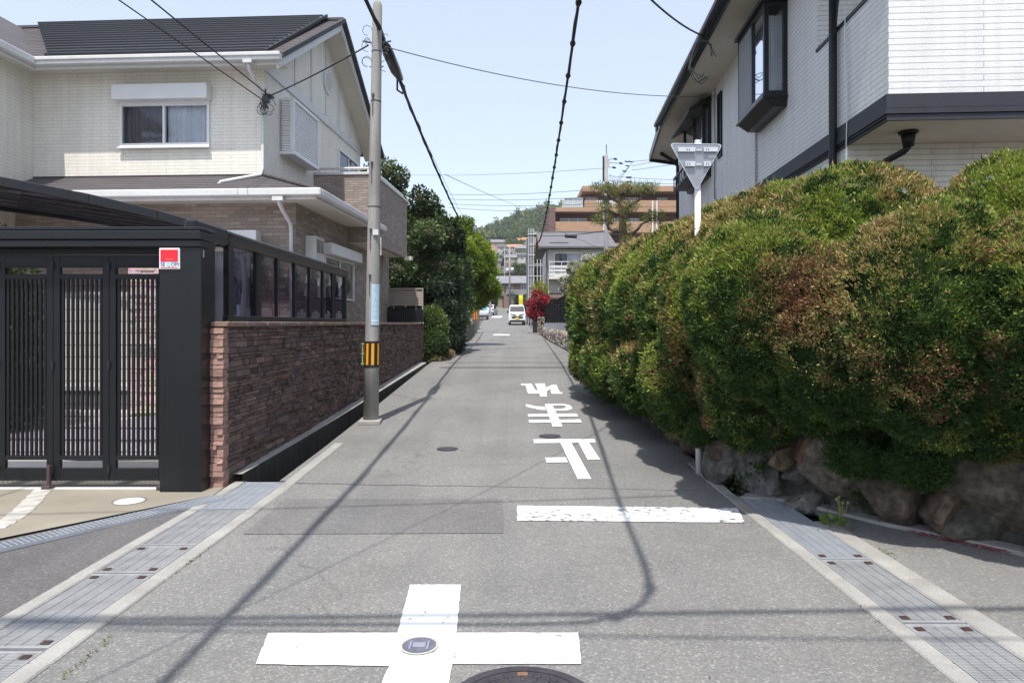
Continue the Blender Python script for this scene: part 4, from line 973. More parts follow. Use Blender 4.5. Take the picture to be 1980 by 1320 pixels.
for a, b, c, d in ((7.0, 7.04, 4.94, 6.27), (7.28, 7.32, 4.94, 6.27), (7.04, 7.28, 4.94, 4.98), (7.04, 7.28, 6.23, 6.27)): fr2.box(-.04, .02, a, b, c, d)
f_ = fr2.build('slit_window', BLACK, rh); g = MB(); g.quad((.0, 7.04, 4.98), (.0, 7.28, 4.98), (.0, 7.28, 6.23), (.0, 7.04, 6.23)); g.build('pane', GLASS, f_)
# pipes, cords, joint strips
pipe('downpipe', [(-.07, 1.23, 6.45), (-.07, 1.23, .6)], .047, BLACK, rh)
pipe('downpipe', [(-.5, 11.9, 6.2), (-.1, 12.2, 6.05), (.0, 12.15, 5.9), (.0, 12.15, .5)], .05, BLACK, rh)
mb = MB(); mb.tube([(.42, .45, 3.58), (.42, .45, 3.56)], [.1, .1], 16); mb.tube([(.42, .45, 3.56), (.42, .45, 3.42)], [.075, .055], 16); mb.tube([(.42, .45, 3.42), (.4, .5, 3.38), (.12, .75, 3.22), (-.05, .92, 3.1)], .036, 10); mb.build('balcony_drain', BLACK, rh, smooth=True)
pipe('cord', [(-.03, .98, 5.2), (-.035, .97, 4.6), (-.03, .92, 4.1), (-.05, .9, 3.5), (-.04, .92, 2.2)], .007, WHITE, rh)
pipe('cord', [(-.05, 1.1, 6.3), (-.06, 1.08, 5.4), (-.09, 1.14, 4.9)], .012, CABLE, rh)
pipe('wall_conduit', [(-.4, 4.9, 6.48), (-.02, 4.75, 6.42), (-.02, 4.6, 6.3), (-.02, 4.58, 3.9)], .018, WHITE, rh)
mb = MB(); mb.box(-.012, 0, 4.62, 4.66, .6, 3.56); mb.box(-.012, 0, 4.62, 4.66, 3.85, 4.85); mb.build('joint_strip', mat('joint_grey', (.5, .5, .5), .6), rh)
pipe('wall_cable', [(-.03, 7.55, 6.5), (-.03, 7.6, 6.1), (-.025, 7.55, 5.3), (-.03, 7.58, 4.5), (-.03, 7.55, 4.05)], .014, mat('cable_grey', (.25, .25, .25), .6), rh)
mb = MB(); mb.box(-.1, 0, 7.45, 7.65, 3.82 + .04, 4.05); mb.tube([(-.05, 7.5, 3.86), (-.05, 7.45, 3.7), (-.05, 7.55, 3.55)], .02, 6); mb.build('junction_box', mat('junction_grey', (.4, .4, .4), .5), rh, bevel=.01)

# ------------------------------------------------------------------ lot behind the boulders
mb = MB(); mb.poly([(2.05, 6.2, .62), (3.6, 4.62, .62), (7.5, .9, .62), (14, .9, .62), (14, 24, .8), (2.3, 24, .8), (2.05, 13.5, .62)][::1]); struct(mb.build('house_lot', EARTH, keep=True))
# boulder retaining wall round the corner
A_, B_ = Vector((1.97, 6.12, 0)), Vector((3.36, 4.5, 0))
bwall = thing('boulder_wall', 'low retaining wall of large rough brown boulders turning the corner under the hedge', 'retaining wall', (2.6, 5.4, 0))
ROCK = mat('boulder_stone', (1, 1, 1), .92, .45, 4.5, .45, 20, 1.0, 16, attr=True, streak=.35)
def rock(name, c, r, seed, col, cuts=7, sub=3, parent=None, rz=0, m=None, flat=None):
    rr = random.Random(seed); bm = bmesh.new(); bmesh.ops.create_icosphere(bm, subdivisions=sub, radius=1)
    planes = [(Vector((rr.gauss(0, 1), rr.gauss(0, 1), rr.gauss(0, 1))).normalized(), rr.uniform(.48, .72)) for _ in range(cuts)]
    for v in bm.verts:
        p = v.co.copy()
        for n_, d_ in planes:
            q = p.dot(n_) - d_
            if q > 0: p -= n_ * q * .99
        p += p.normalized() * (.06 * mnoise.noise(p * 2.2 + Vector((seed, 0, 0))) + .025 * mnoise.noise(p * 7 + Vector((seed, 0, 0))))
        v.co = Matrix.Rotation(rz, 3, 'Z') @ Vector((p.x * r[0], p.y * r[1], p.z * r[2])) * 1.42
    bm.normal_update()
    for e_ in bm.edges: e_.smooth = e_.calc_face_angle(0) < R(17)
    me = bpy.data.meshes.new(name); bm.to_mesh(me); bm.free()
    ca = me.color_attributes.new('Col', 'FLOAT_COLOR', 'POINT'); cc = np.ones((len(me.vertices), 4)); cc[:, :3] = col; ca.data.foreach_set('color', cc.ravel())
    me.polygons.foreach_set('use_smooth', [True] * len(me.polygons)); me.materials.append(m or ROCK)
    o = bpy.data.objects.new(name, me); COL.objects.link(o); o.location = c
    if parent: o.parent = parent; o.location = Vector(c) - parent.location
    return o
def wallpt(x, y, push=0.):
    t = (x - CX) / F; d = B_ - A_; s = (t * A_.y - A_.x) / (d.x - t * d.y); P = A_ + d * s
    z = EYE + (HZ - y) / F * P.y; nrm = Vector((d.y, -d.x, 0)).normalized(); nrm = -nrm if nrm.y > 0 else nrm
    return P + nrm * push + Vector((0, 0, z)), P.y / F
ang = math.atan2(B_.y - A_.y, B_.x - A_.x)
BR = (.1, .076, .056); GY_ = (.115, .108, .1); WN = (.15, .11, .07); RD = (.12, .075, .05)
for i, (x, y, w, h, c, sd) in enumerate(((1450, 905, 95, 110, GY_, 3), (1398, 880, 60, 90, BR, 4), (1510, 882, 44, 44, WN, 5), (1535, 915, 50, 50, GY_, 26), (1612, 915, 112, 135, (.14, .118, .095), 6), (1500, 835, 80, 70, BR, 7), (1560, 850, 60, 80, RD, 27), (1690, 905, 60, 70, RD, 8),
        (1655, 845, 100, 60, BR, 9), (1728, 958, 125, 95, BR, 10), (1800, 985, 105, 80, (.12, .085, .06), 11), (1780, 860, 130, 90, BR, 12), (1915, 930, 175, 225, (.1, .085, .065), 13), (1840, 1005, 100, 85, (.085, .075, .06), 14), (2060, 960, 170, 230, BR, 15),
        (2230, 1000, 200, 240, BR, 16), (1550, 975, 60, 40, (.2, .185, .165), 17), (1640, 980, 50, 25, GY_, 18))):
    p, s = wallpt(x, y, -.2); rock('boulder', p, (w * s * .56, .26, h * s * .56), sd, c, 8, 4, bwall, ang)
for i in range(16):                                      # lower course along the street
    y = 6.5 + i * .47; rr = random.Random(i + 60)
    rock('boulder', (2.1 + rr.uniform(-.03, .05), y, G(y) + .25 + .18 * (i % 2)), (.22, .32, .3), 40 + i, random.Random(i).choice((BR, GY_, (.08, .072, .065))), 7, 3, bwall)
mb = MB(); P = [(2.08, 13.6), (2.08, 6.15), (3.45, 4.55), (7.2, .4)]
for (a, b), (c, d) in zip(P, P[1:]): mb.quad((a, b, -.2), (c, d, -.2), (c + .06, d + .03, .66), (a + .06, b + .03, .66))
for v in range(len(mb.v)): mb.v[v] = (mb.v[v][0] - 2.6, mb.v[v][1] - 5.4, mb.v[v][2])
mb.build('backing', mat('dark_mortar', (.06, .052, .045), .95, .3, 5, .2, 30, .5, 20), bwall)
mb = MB(); q = [gp(1432, 965), gp(1500, 968), gp(1600, 990), gp(1700, 1015), gp(1800, 1035), gp(1980, 1075), gp(2300, 1160)]
for a, b in zip(q, q[1:]):
    n_ = Vector((.03, .045, 0)); mb.prism([a + Vector((0, 0, -.05)), b + Vector((0, 0, -.05)), b + n_ * 3 + Vector((0, 0, -.05)), a + n_ * 3 + Vector((0, 0, -.05))], (0, 0, .075))
struct(mb.build('kerb', CONC, keep=True, bevel=.006))

# ------------------------------------------------------------------ clipped hedge
HEDGE = leafmat('juniper_leaf', .24, .6, .15)
ells = [(2.12, 12.55, 1.78, 1.07, .85, .98), (2.25, 11.3, 1.75, 1.12, .85, 1.03), (2.42, 10.0, 1.75, 1.1, .9, 1.06), (2.55, 8.7, 1.76, 1.18, .9, 1.06), (2.6, 7.5, 1.76, 1.12, .85, 1.06),
        (2.72, 6.55, 1.72, 1.12, .8, 1.1), (2.9, 5.75, 1.68, 1.05, .78, 1.08), (3.85, 5.0, 1.66, .95, .8, 1.06), (4.7, 4.35, 1.6, 1.05, .85, 1.08), (5.7, 3.7, 1.6, 1.1, .9, 1.1),
        (2.0, 5.36, 1.6, .62, .6, .72), (2.85, 4.62, 1.5, .72, .55, .8), (3.5, 4.12, 1.5, .72, .5, .75), (2.42, 4.98, 1.42, .58, .52, .66), (1.95, 6.55, 1.55, .5, .6, .78), (1.92, 7.55, 1.6, .5, .6, .75), (1.75, 8.7, 1.6, .48, .65, .72), (1.7, 10.1, 1.6, .48, .7, .75), (1.5, 11.5, 1.6, .42, .62, .75),
        (1.45, 12.5, 1.6, .38, .55, .7), (2.5, 5.32, 1.1, .6, .45, .46), (3.4, 4.68, 1.05, .75, .45, .46), (2.1, 6.0, .95, .45, .5, .55), (1.8, 7.1, .9, .42, .7, .52), (1.7, 8.6, .9, .42, .8, .52), (1.55, 10.2, .9, .42, .8, .5), (1.42, 11.8, .95, .35, .8, .48),
        (4.5, 4.15, 1.05, .7, .5, .5)]
balls = [(1.8, 6.35, .5, .17, .17, .17), (1.68, 9.3, .55, .2, .22, .2), (1.52, 10.2, .55, .2, .22, .2), (1.3, 12.3, .72, .22, .25, .25), (1.42, 11.2, .6, .2, .22, .22), (2.62, 5.1, .5, .26, .2, .16), (1.62, 8.2, .62, .18, .2, .18), (2.85, 4.82, .5, .22, .18, .15)]
ctr = (2.6, 7.5, .6)
hedge = thing('clipped_hedge', 'long clipped juniper hedge in rounded green and rusty mounds above the boulder wall', 'hedge', ctr)
def hedge_part(nm, EE, dens, L, W, seed, k):
    E = [(e[0] - ctr[0], e[1] - ctr[1], e[2] - ctr[2], *e[3:]) for e in EE]; C0 = np.array(ctr)
    rng = np.random.default_rng(seed)
    # sample where it is near or far: finer sprigs near the viewer
    P, NN = shell(E, dens, .985, jit=.0, rng=rng)
    Wd = P + C0; dist = np.linalg.norm(Wd - np.array([0, 0, 1.5]), axis=1)
    facing = ((np.array([0, 0, 1.6]) - Wd) * NN).sum(1) / dist
    keep = rng.random(len(P)) < np.clip((5.0 / dist) ** 1.5, .16, 1) * np.where(facing > -.25, 1, .22)
    P, NN, Wd, dist = P[keep], NN[keep], Wd[keep], dist[keep]
    hole = nz(Wd, 5.2, 77.) + .4 * nz(Wd, 13., 31.); kk = ~((hole > .36) & (rng.random(len(P)) < .86)); P, NN, Wd, dist = P[kk], NN[kk], Wd[kk], dist[kk]
    r1 = nz(Wd, 3.2, 5.); r2 = nz(Wd, 11., 2.); r0 = nz(Wd, 1.5, 23.); P = P + NN * (.055 * r0 + .035 * r1 + .055 * r2)[:, None]
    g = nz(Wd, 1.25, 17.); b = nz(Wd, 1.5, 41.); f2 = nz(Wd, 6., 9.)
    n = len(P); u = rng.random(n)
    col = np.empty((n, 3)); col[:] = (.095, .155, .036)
    dark = (f2 + rng.normal(size=n) * .2 + np.clip(NN[:, 2], -.8, .15) * .5) < -.12; col[dark] = (.04, .075, .022)  # more dark green facing down: underside shade put into the leaf colour
    lime = (g + f2 * .5 + rng.normal(size=n) * .15) - .55 * np.clip(.55 - NN[:, 2], 0, 1) > .02; col[lime] = (.25, .31, .065)  # lime and tips on up-facing sprigs: new growth plus sunlit top painted in
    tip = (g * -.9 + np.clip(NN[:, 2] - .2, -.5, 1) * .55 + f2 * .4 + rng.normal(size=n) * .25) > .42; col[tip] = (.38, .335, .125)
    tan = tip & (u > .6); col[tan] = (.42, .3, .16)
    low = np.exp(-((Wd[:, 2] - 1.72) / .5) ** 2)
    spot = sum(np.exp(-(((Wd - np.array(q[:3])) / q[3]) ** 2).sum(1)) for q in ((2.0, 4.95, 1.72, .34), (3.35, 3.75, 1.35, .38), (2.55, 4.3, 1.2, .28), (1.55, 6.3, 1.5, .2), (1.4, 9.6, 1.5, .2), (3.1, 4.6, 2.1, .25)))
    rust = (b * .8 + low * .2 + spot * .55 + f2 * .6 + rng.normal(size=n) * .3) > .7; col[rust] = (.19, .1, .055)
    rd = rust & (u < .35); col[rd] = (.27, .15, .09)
    if seed == 2: col[:] = np.where(rng.random((n, 1)) < .5, (.03, .06, .016), (.045, .085, .022))  # low tufts all dark green: shade under the hedge put into their colour
    sc_ = np.clip(dist / 5.5, .85, 2.0)[:, None]
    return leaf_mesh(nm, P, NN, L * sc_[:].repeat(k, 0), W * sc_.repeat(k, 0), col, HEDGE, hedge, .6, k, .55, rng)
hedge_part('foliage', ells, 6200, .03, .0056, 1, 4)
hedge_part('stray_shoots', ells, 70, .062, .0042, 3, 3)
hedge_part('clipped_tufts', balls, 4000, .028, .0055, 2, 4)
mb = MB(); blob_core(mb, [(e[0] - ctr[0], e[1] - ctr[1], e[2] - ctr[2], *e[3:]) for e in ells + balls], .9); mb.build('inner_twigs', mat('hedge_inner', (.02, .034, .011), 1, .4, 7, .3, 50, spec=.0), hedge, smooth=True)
mb = MB(); rr = random.Random(3)
for e in ells[:10]:
    for k in range(3):
        b = Vector((e[0] - ctr[0] + rr.uniform(-.2, .2), e[1] - ctr[1] + rr.uniform(-.3, .3), .05)); mb.tube([b, b + Vector((rr.uniform(-.15, .15), rr.uniform(-.15, .15), .5)), b + Vector((rr.uniform(-.4, .4), rr.uniform(-.3, .3), 1.0))], [.04, .03, .02], 6)
mb.build('stems', mat('hedge_bark', (.09, .06, .045), .9, .3, 12), hedge)

# ------------------------------------------------------------------ sign seen from behind
sp_ = gp(1351, 915)
sgn = thing('stop_sign', 'triangular sign seen from behind on a white post in front of the hedge', 'traffic sign', sp_)
mb = MB(); mb.tube([(0, 0, -.05), (-.012, 0, 3.27)], .03, 16); mb.tube([(-.012, 0, 3.27), (-.012, 0, 3.285)], [.032, .028], 16); mb.build('post', mat('post_white', (.74, .75, .76), .35, .04, 2, .03, 40), sgn, smooth=True)
S2 = sp_.y / F
def sx(x): return (x - 1351) * S2
def szz(y): return EYE + (HZ - y) * S2 - sp_.z
def rtri(pts, r, n=5):
    out = []
    for i in range(3):
        p, a, b = Vector(pts[i]), Vector(pts[i - 1]), Vector(pts[(i + 1) % 3]); u, v = (a - p).normalized(), (b - p).normalized()
        for k in range(n + 1):
            t = k / n; q = p + (u * (1 - t) ** 2 + v * t ** 2) * r; out.append(q)
    return out
tri = rtri([(sx(1292), -.04, szz(279)), (sx(1395), -.04, szz(281)), (sx(1344), -.04, szz(372))], .05)
mb = MB(); mb.prism(tri, (0, -.004, 0)); pl = mb.build('plate', mat('sign_back', (.3, .305, .33), .35, .06, 3, .04, 40, metal=.45), sgn)
mb = MB(); mb.prism(rtri([(sx(1294), -.045, szz(280)), (sx(1393), -.045, szz(282)), (sx(1344), -.045, szz(370))], .05), (0, -.003, 0)); mb.v = [(x, -y, z) for x, y, z in mb.v]; mb.f = [f[::-1] for f in mb.f]
mb2 = MB(); c = Vector((sx(1344), -.046, szz(310)))
for i in range(len(tri)): p, q = tri[i], tri[(i + 1) % len(tri)]; p2, q2 = p + (c - p) * .05, q + (c - q) * .05; mb2.add([p + Vector((0, -.008, 0)), q + Vector((0, -.008, 0)), q2 + Vector((0, -.008, 0)), p2 + Vector((0, -.008, 0)), p + Vector((0, .004, 0)), q + Vector((0, .004, 0))], [(0, 1, 2, 3), (0, 4, 5, 1)])
mb2.build('plate_rim', STEEL_L, pl)
CH = mat('sign_channel', (.6, .61, .63), .35, .04, 3, .03, 40, metal=.3)
for y0, y1, xa, xb in ((289, 297, 1308, 1384), (316, 325, 1322, 1370)):
    mb = MB(); mb.box(sx(xa), sx(1341), -.075, -.045, szz(y1), szz(y0)); mb.box(sx(1357), sx(xb), -.075, -.045, szz(y1), szz(y0))
    o = mb.build('channel', CH, sgn, bevel=.002); mb = MB()
    for xx in ((1325, 1329, 1362, 1366) if y0 < 300 else (1326, 1330, 1362, 1366)): mb.box(sx(xx) - .004, sx(xx) + .002, -.077, -.0745, szz(y1 - 2), szz(y0 + 2))
    mb.build('slots', DARKT, o)
    mb = MB(); mb.tube([(-.012, 0, szz(y1 - 1)), (-.012, 0, szz(y0 + 1))], .036, 16); mb.box(-.012 - .03, -.012 + .03, -.06, -.035, szz(y1 - 2), szz(y0 + 2)); mb.build('clamp', STEEL_L, sgn)
mb = MB(); mb.box(sx(1367), sx(1382), -.0465, -.0445, szz(308), szz(302)); mb.build('sticker', WHITE, pl)
# weed and petals at the corner
MOSSC = [(.03, .06, .015), (.05, .09, .02), (.07, .12, .03)]
def plantlet(name, label, c, n, L, W, cols, seed, stems=True, h=.2):
    t = thing(name, label, 'weed', c); rng = np.random.default_rng(seed); P = np.c_[rng.normal(size=(n, 2)) * .05, rng.uniform(0.01, .05, n)]; NN = np.c_[unit(P[:, :2]), np.full(n, .35)]
    leaf_mesh('leaves', P, NN, L, W, np.array(cols)[rng.integers(0, len(cols), n)], GRASS, t, .35, 1, .2, rng)
    mb = MB(); rr = random.Random(seed)
    for i in range(5): a = Vector((rr.uniform(-.02, .02), rr.uniform(-.02, .02), 0)); b = a + Vector((rr.uniform(-.06, .06), rr.uniform(-.06, .06), h * rr.uniform(.7, 1.1))); mb.tube([a, (a + b) / 2 + Vector((.01, 0, .02)), b], .0025, 5); mb.ball(b, .012, 0, 6, 4)
    mb.build('flower_stems', mat('weed_stem', (.17, .17, .06), .8), t); return t
plantlet('weed', 'small green weed with thin flower stems growing by the right kerb below the boulders', gp(1620, 1017), 26, .07, .02, [(.12, .2, .035), (.16, .24, .05)], 5)
mb = MB(); rr = random.Random(12)
for i in range(420):
    t = rr.random() ** .8; p = gp(1755 + 195 * t + rr.gauss(0, 6), 1026 + 42 * t + rr.gauss(0, 2.2), .004); a = rr.uniform(0, 6.3); s = rr.uniform(.006, .014); d = Vector((math.cos(a), math.sin(a), rr.uniform(-.2, .6))) * s; e = Vector((-math.sin(a), math.cos(a), rr.uniform(-.2, .5))) * s * .6
    mb.cur = rr.choice(((.4, .03, .07), (.5, .08, .12), (.3, .04, .06), (.45, .2, .18))); p.z += .008; mb.quad(p - d, p - e, p + d, p + e)
o = mb.build('petals', leafmat('petal', .3), keep=True, colors=True); o['kind'] = 'stuff'; o['label'] = 'fallen red petals along the kerb under the boulders'
mb = MB(); rr = random.Random(31)
for (xa, ya, xb, yb, n) in ((220, 1230, 120, 1315, 60), (410, 1056, 340, 1110, 50), (1700, 1205, 1640, 1150, 40), (1470, 1000, 1430, 975, 30), (560, 960, 520, 985, 12), (1700, 1060, 1740, 1085, 25), (1590, 1100, 1560, 1075, 16)):
    for i in range(n):
        t = rr.random(); p = gp(xa + (xb - xa) * t + rr.gauss(0, 3), ya + (yb - ya) * t + rr.gauss(0, 1.5), .004); a = rr.uniform(0, 6.3); s = rr.uniform(.008, .02); mb.cur = rr.choice(((.1, .13, .03), (.16, .17, .05), (.2, .18, .08))); d = Vector((math.cos(a) * .6, math.sin(a) * .6, .7)) * s; e = Vector((-math.sin(a), math.cos(a), 0)) * s * .3
        mb.quad(p, p + d * .5 - e, p + d, p + d * .5 + e)
o = mb.build('moss_tufts', GRASS, keep=True, colors=True); o['kind'] = 'stuff'; o['label'] = 'thin moss and grass tufts along the kerb joints'

mb = MB(); rr = random.Random(91)
for i in range(190):                                      # dry leaves and twigs blown against the edges
    k = rr.random()
    if k < .4: x, y = 1.9 + rr.gauss(-.05, .05), rr.uniform(6.5, 13)
    elif k < .62: x, y = -2.1 + abs(rr.gauss(0, .12)), rr.uniform(7, 17)
    elif k < .8: q_ = gp(1450 + 500 * rr.random(), 1000 + rr.gauss(0, 14)); x, y = q_.x, q_.y
    else: x, y = rr.uniform(-1.9, 1.8), rr.uniform(2.6, 9)
    s = rr.uniform(.008, .02) * (.7 if k > .8 else 1); a = rr.uniform(0, 6.3); d = Vector((math.cos(a), math.sin(a), rr.uniform(-.1, .3))) * s; e = Vector((-math.sin(a), math.cos(a), rr.uniform(-.2, .4))) * s * .4; p = Vector((x, y, G(y) + .011)); mb.cur = rr.choice(((.13, .08, .04), (.2, .13, .06), (.09, .07, .04), (.16, .12, .05), (.1, .11, .04)))
    mb.quad(p - d, p - e, p + d, p + e)
o = mb.build('fallen_leaves', GRASS, keep=True, colors=True); o['kind'] = 'stuff'; o['label'] = 'scattered dry leaves along the road edges'
# seat of the gap under the hedge: wire mesh guard with a pale timber behind
t = thing('garden_railing', 'dark wire railing with a pale board behind it in the gap under the hedge end', 'railing', (3.62, 4.9, .62)); mb = MB()
for k in range(9): mb.tube([(-.35 + k * .1, 0, 0), (-.27 + k * .1, 0, .5)], .006, 5); mb.tube([(-.27 + k * .1, .004, 0), (-.35 + k * .1, .004, .5)], .006, 5)
for z in (.02, .48): mb.tube([(-.45, 0, z), (.6, 0, z)], .015, 6)
mb.build('wire_mesh', BLACK, t); mb = MB(); mb.box(-.5, .7, .5, .54, .05, .45); mb.build('board', mat('tan_board', (.4, .27, .17), .8, .15, 4), t)

for i, (x, y, n, lb) in enumerate(((1478, 905, 110, 'dark green weed in the joint beside the pale small boulder'), (1556, 982, 130, 'low green weed at the foot of the tall boulder behind the kerb'), (1668, 958, 110, 'small green tuft between the tall boulder and the wide brown one'), (1438, 935, 90, 'green tuft between the white sign post and the first boulders'))):
    p, s_ = wallpt(x, y, .03); t = thing('weed', lb, 'weed', p, 0, 'weeds in the boulder joints'); rng = np.random.default_rng(200 + i)
    P = rng.normal(size=(n, 3)) * np.array([.032, .03, .035]); leaf_mesh('leaves', P, unit(P + np.array([0, -.03, .04])), .038, .011, np.array(MOSSC)[rng.integers(0, 3, n)], GRASS, t, .5, 1, .3, rng)
# ================================================================== FURTHER UP THE STREET, LEFT
t = thing('louvre_fence', 'pale brown louvred screen fence above the black scalloped fence', 'fence', (-2.95, 19.0, 0)); LV = mat('louvre_tan', (.36, .3, .26), .5, .05)
mb = MB()
for k in range(8): z = 2.0 + k * .058; mb.add([(-.5, -.01, z), (.46, -.01, z), (.46, .025, z + .045), (-.5, .025, z + .045), (-.5, 0, z - .008), (.46, 0, z - .008), (.46, .035, z + .037), (-.5, .035, z + .037)], [(0, 1, 2, 3), (4, 7, 6, 5), (0, 4, 5, 1), (3, 2, 6, 7)])
mb.build('slats', LV, t)
mb = MB(); mb.box(-.5, .48, -.03, .04, 2.45, 2.48); mb.box(.45, .48, -.03, .04, .5, 2.45); mb.box(-.35, -.33, -.03, .03, .5, 2.45); mb.box(.27, .29, -.03, .03, .5, 2.45); mb.build('posts', LV, t)
t = thing('scalloped_fence', 'black solid fence with a scalloped top on the stone wall by the round bush', 'fence', (-2.9, 18.75, 0)); mb = MB(); P = [(-.55, 0, 1.42)] + [(.46, 0, 1.42)]
for i in range(41): x = .46 - 1.01 * i / 40; P.append((x, 0, 1.86 + .06 * abs(math.sin((x + .55) / 1.01 * math.pi * 5)) + .04 * (x < -.1)))
mb.prism(P, (0, .03, 0)); mb.build('panel', BLACK, t)
mb = MB()
for k in range(16): x = -.5 + k * .063; mb.box(x, x + .012, -.02, -.003, 1.44, 1.84)
mb.build('ribs', BLACK_G, t)
mb = MB()
for k in range(14): mb.ball((-.5 + k * .075, -.1, 1.5), (.02, .02, .03), 0, 6, 4)
mb.build('spikes', STEEL_L, t)
GRN = [(.03, .055, .015), (.055, .095, .02), (.09, .14, .03), (.14, .19, .05)]
bush('round_bush', 'small rounded clipped bush at the end of the stone wall', 'shrub', [(-2.3, 19.6, 1.35, .42, .42, .62), (-2.22, 19.3, .85, .4, .4, .45), (-2.5, 19.9, 1.0, .45, .5, .6)], 1500, .05, .016, GRN, 5., k=2)
def tree(name, label, cat, base, trunk, clumps, dens, L, W, cols, seed, k=2, spread=.9, up=0, s=1.1, group=None, m=None, core=True, droop=0, bark=(.1, .08, .06), r0=.16, jit=.18):
    t = thing(name, label, cat, base, 0, group); rng = np.random.default_rng(seed); rr = random.Random(seed)
    E = [(c[0] - base[0], c[1] - base[1], c[2] - base[2], *c[3:]) for c in clumps]
    P, NN = shell(E, dens, .9, jit=jit, rng=rng)
    leaf_mesh('crown', P, NN, L, W, pal(P, cols, s, seed * 1.3, rng), m or LEAF, t, spread, k, up, rng, droop=droop)
    mb = MB(); top = Vector(trunk) - Vector(base)
    mb.tube([(0, 0, -.1), top * .35 + Vector((.06, 0, 0)), top * .7 - Vector((.05, 0, 0)), top], [r0, r0 * .85, r0 * .6, r0 * .35], 9)
    for e in E[::max(1, len(E) // 14)]:
        a = top * rr.uniform(.35, .95); b = Vector(e[:3]); mb.tube([a, a.lerp(b, .5) + Vector((0, 0, .12)), b], [r0 * .4, r0 * .28, r0 * .12], 6)
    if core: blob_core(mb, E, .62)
    mb.m = mb.m if not core else mb.m
    mb.build('trunk', mat(name + '_bark', bark, .95, .3, 8, .2, 30), t, smooth=True); return t
def cluster(c, r, n, rs, seed, flat=1.0):
    rr = random.Random(seed); out = []
    while len(out) < n:
        p = [rr.uniform(-1, 1) for _ in range(3)]; d = math.sqrt(sum(v * v for v in p))
        if d > 1: continue
        f = (.55 + .45 * d) / max(d, .01) * d; s = rr.uniform(*rs); out.append((c[0] + p[0] * r[0] * f, c[1] + p[1] * r[1] * f, c[2] + p[2] * r[2] * f, s, s, s * .8 * flat))
    return out
DKT = [(.022, .04, .014), (.036, .062, .02), (.055, .09, .028), (.085, .13, .042), (.12, .165, .065)]
cl = cluster((-4.2, 23.4, 4.7), (1.3, 1.4, 1.5), 26, (.38, .62), 2) + cluster((-3.0, 23.2, 4.0), (1.0, 1.2, 1.35), 24, (.36, .6), 3) + cluster((-3.6, 22.6, 2.6), (1.2, .9, 1.4), 24, (.36, .6), 4) + cluster((-2.5, 24, 2.7), (.7, 1.1, 1.4), 18, (.34, .52), 5) + [(-4.75, 22.6, 6.2, .3, .3, .42), (-4.15, 22.6, 6.5, .26, .26, .4), (-3.75, 22.7, 6.3, .24, .24, .35), (-3.1, 22.8, 5.6, .25, .25, .4), (-2.75, 23, 5.45, .28, .28, .35)]
tree('evergreen_tree', 'large dark evergreen tree standing beyond the brick house', 'tree', (-3.6, 23.4, .5), (-3.6, 23.4, 4.6), cl, 210, .13, .04, DKT, 11, 2, .8)
LGT = [(.09, .14, .02), (.16, .235, .03), (.23, .31, .04), (.3, .37, .06)]
cl = cluster((-2.05, 29, 4.2), (.95, 1.2, 1.6), 40, (.26, .44), 7) + cluster((-2.75, 28.2, 4.7), (.65, .8, 1.2), 24, (.26, .42), 77) + cluster((-1.5, 29.2, 3.5), (.75, .9, 1.3), 30, (.22, .38), 8) + cluster((-.8, 29.4, 2.9), (.4, .5, .3), 8, (.16, .26), 88) + cluster((-2.3, 28.6, 2.6), (.6, .8, 1.0), 18, (.25, .4), 9)
tree('maple_tree', 'bright yellow green maple leaning over the left road edge', 'tree', (-2.6, 29, .55), (-2.1, 29, 4.0), cl, 340, .11, .034, LGT, 21, 2, 1.0, m=leafmat('bright_leaf', .55, .5))
cl = cluster((-2.15, 22.4, 1.7), (.5, 1.0, 1.2), 30, (.2, .34), 12) + cluster((-2.4, 25, 1.5), (.55, 1.3, 1.1), 26, (.22, .36), 13)
tree('weeping_shrub', 'dark drooping feathery evergreen shrub at the left road edge', 'shrub', (-2.1, 23.2, .5), (-2.0, 23.2, 2.0), cl, 520, .17, .014, [(.014, .03, .016), (.024, .045, .022), (.04, .065, .03)], 31, 3, .7, -.9, r0=.08)
bush('road_weeds', 'low dry brown and green plants at the foot of the round bush', 'plants', [(-2.15, 19.2, .5, .25, .4, .12), (-1.95, 20.6, .55, .2, .6, .14)], 500, .06, .012, [(.06, .08, .02), (.2, .15, .07), (.25, .19, .1)], 8., core=(.08, .06, .04), k=2)
bush('side_shrub', 'loose yellow green shrub under the maple by the far side street', 'shrub', [(-3.1, 36, 1.7, .8, .8, .9), (-3.5, 38, 2.6, .9, .9, 1.0), (-4.4, 35, 2.0, 1, 1, 1.2)], 160, .13, .04, [(.05, .08, .02), (.1, .15, .03), (.17, .22, .05)], 14., k=2)
RUBBLE = mat('rubble_stone', (1, 1, 1), .9, .25, 12, .2, 50, .8, 40, attr=True)
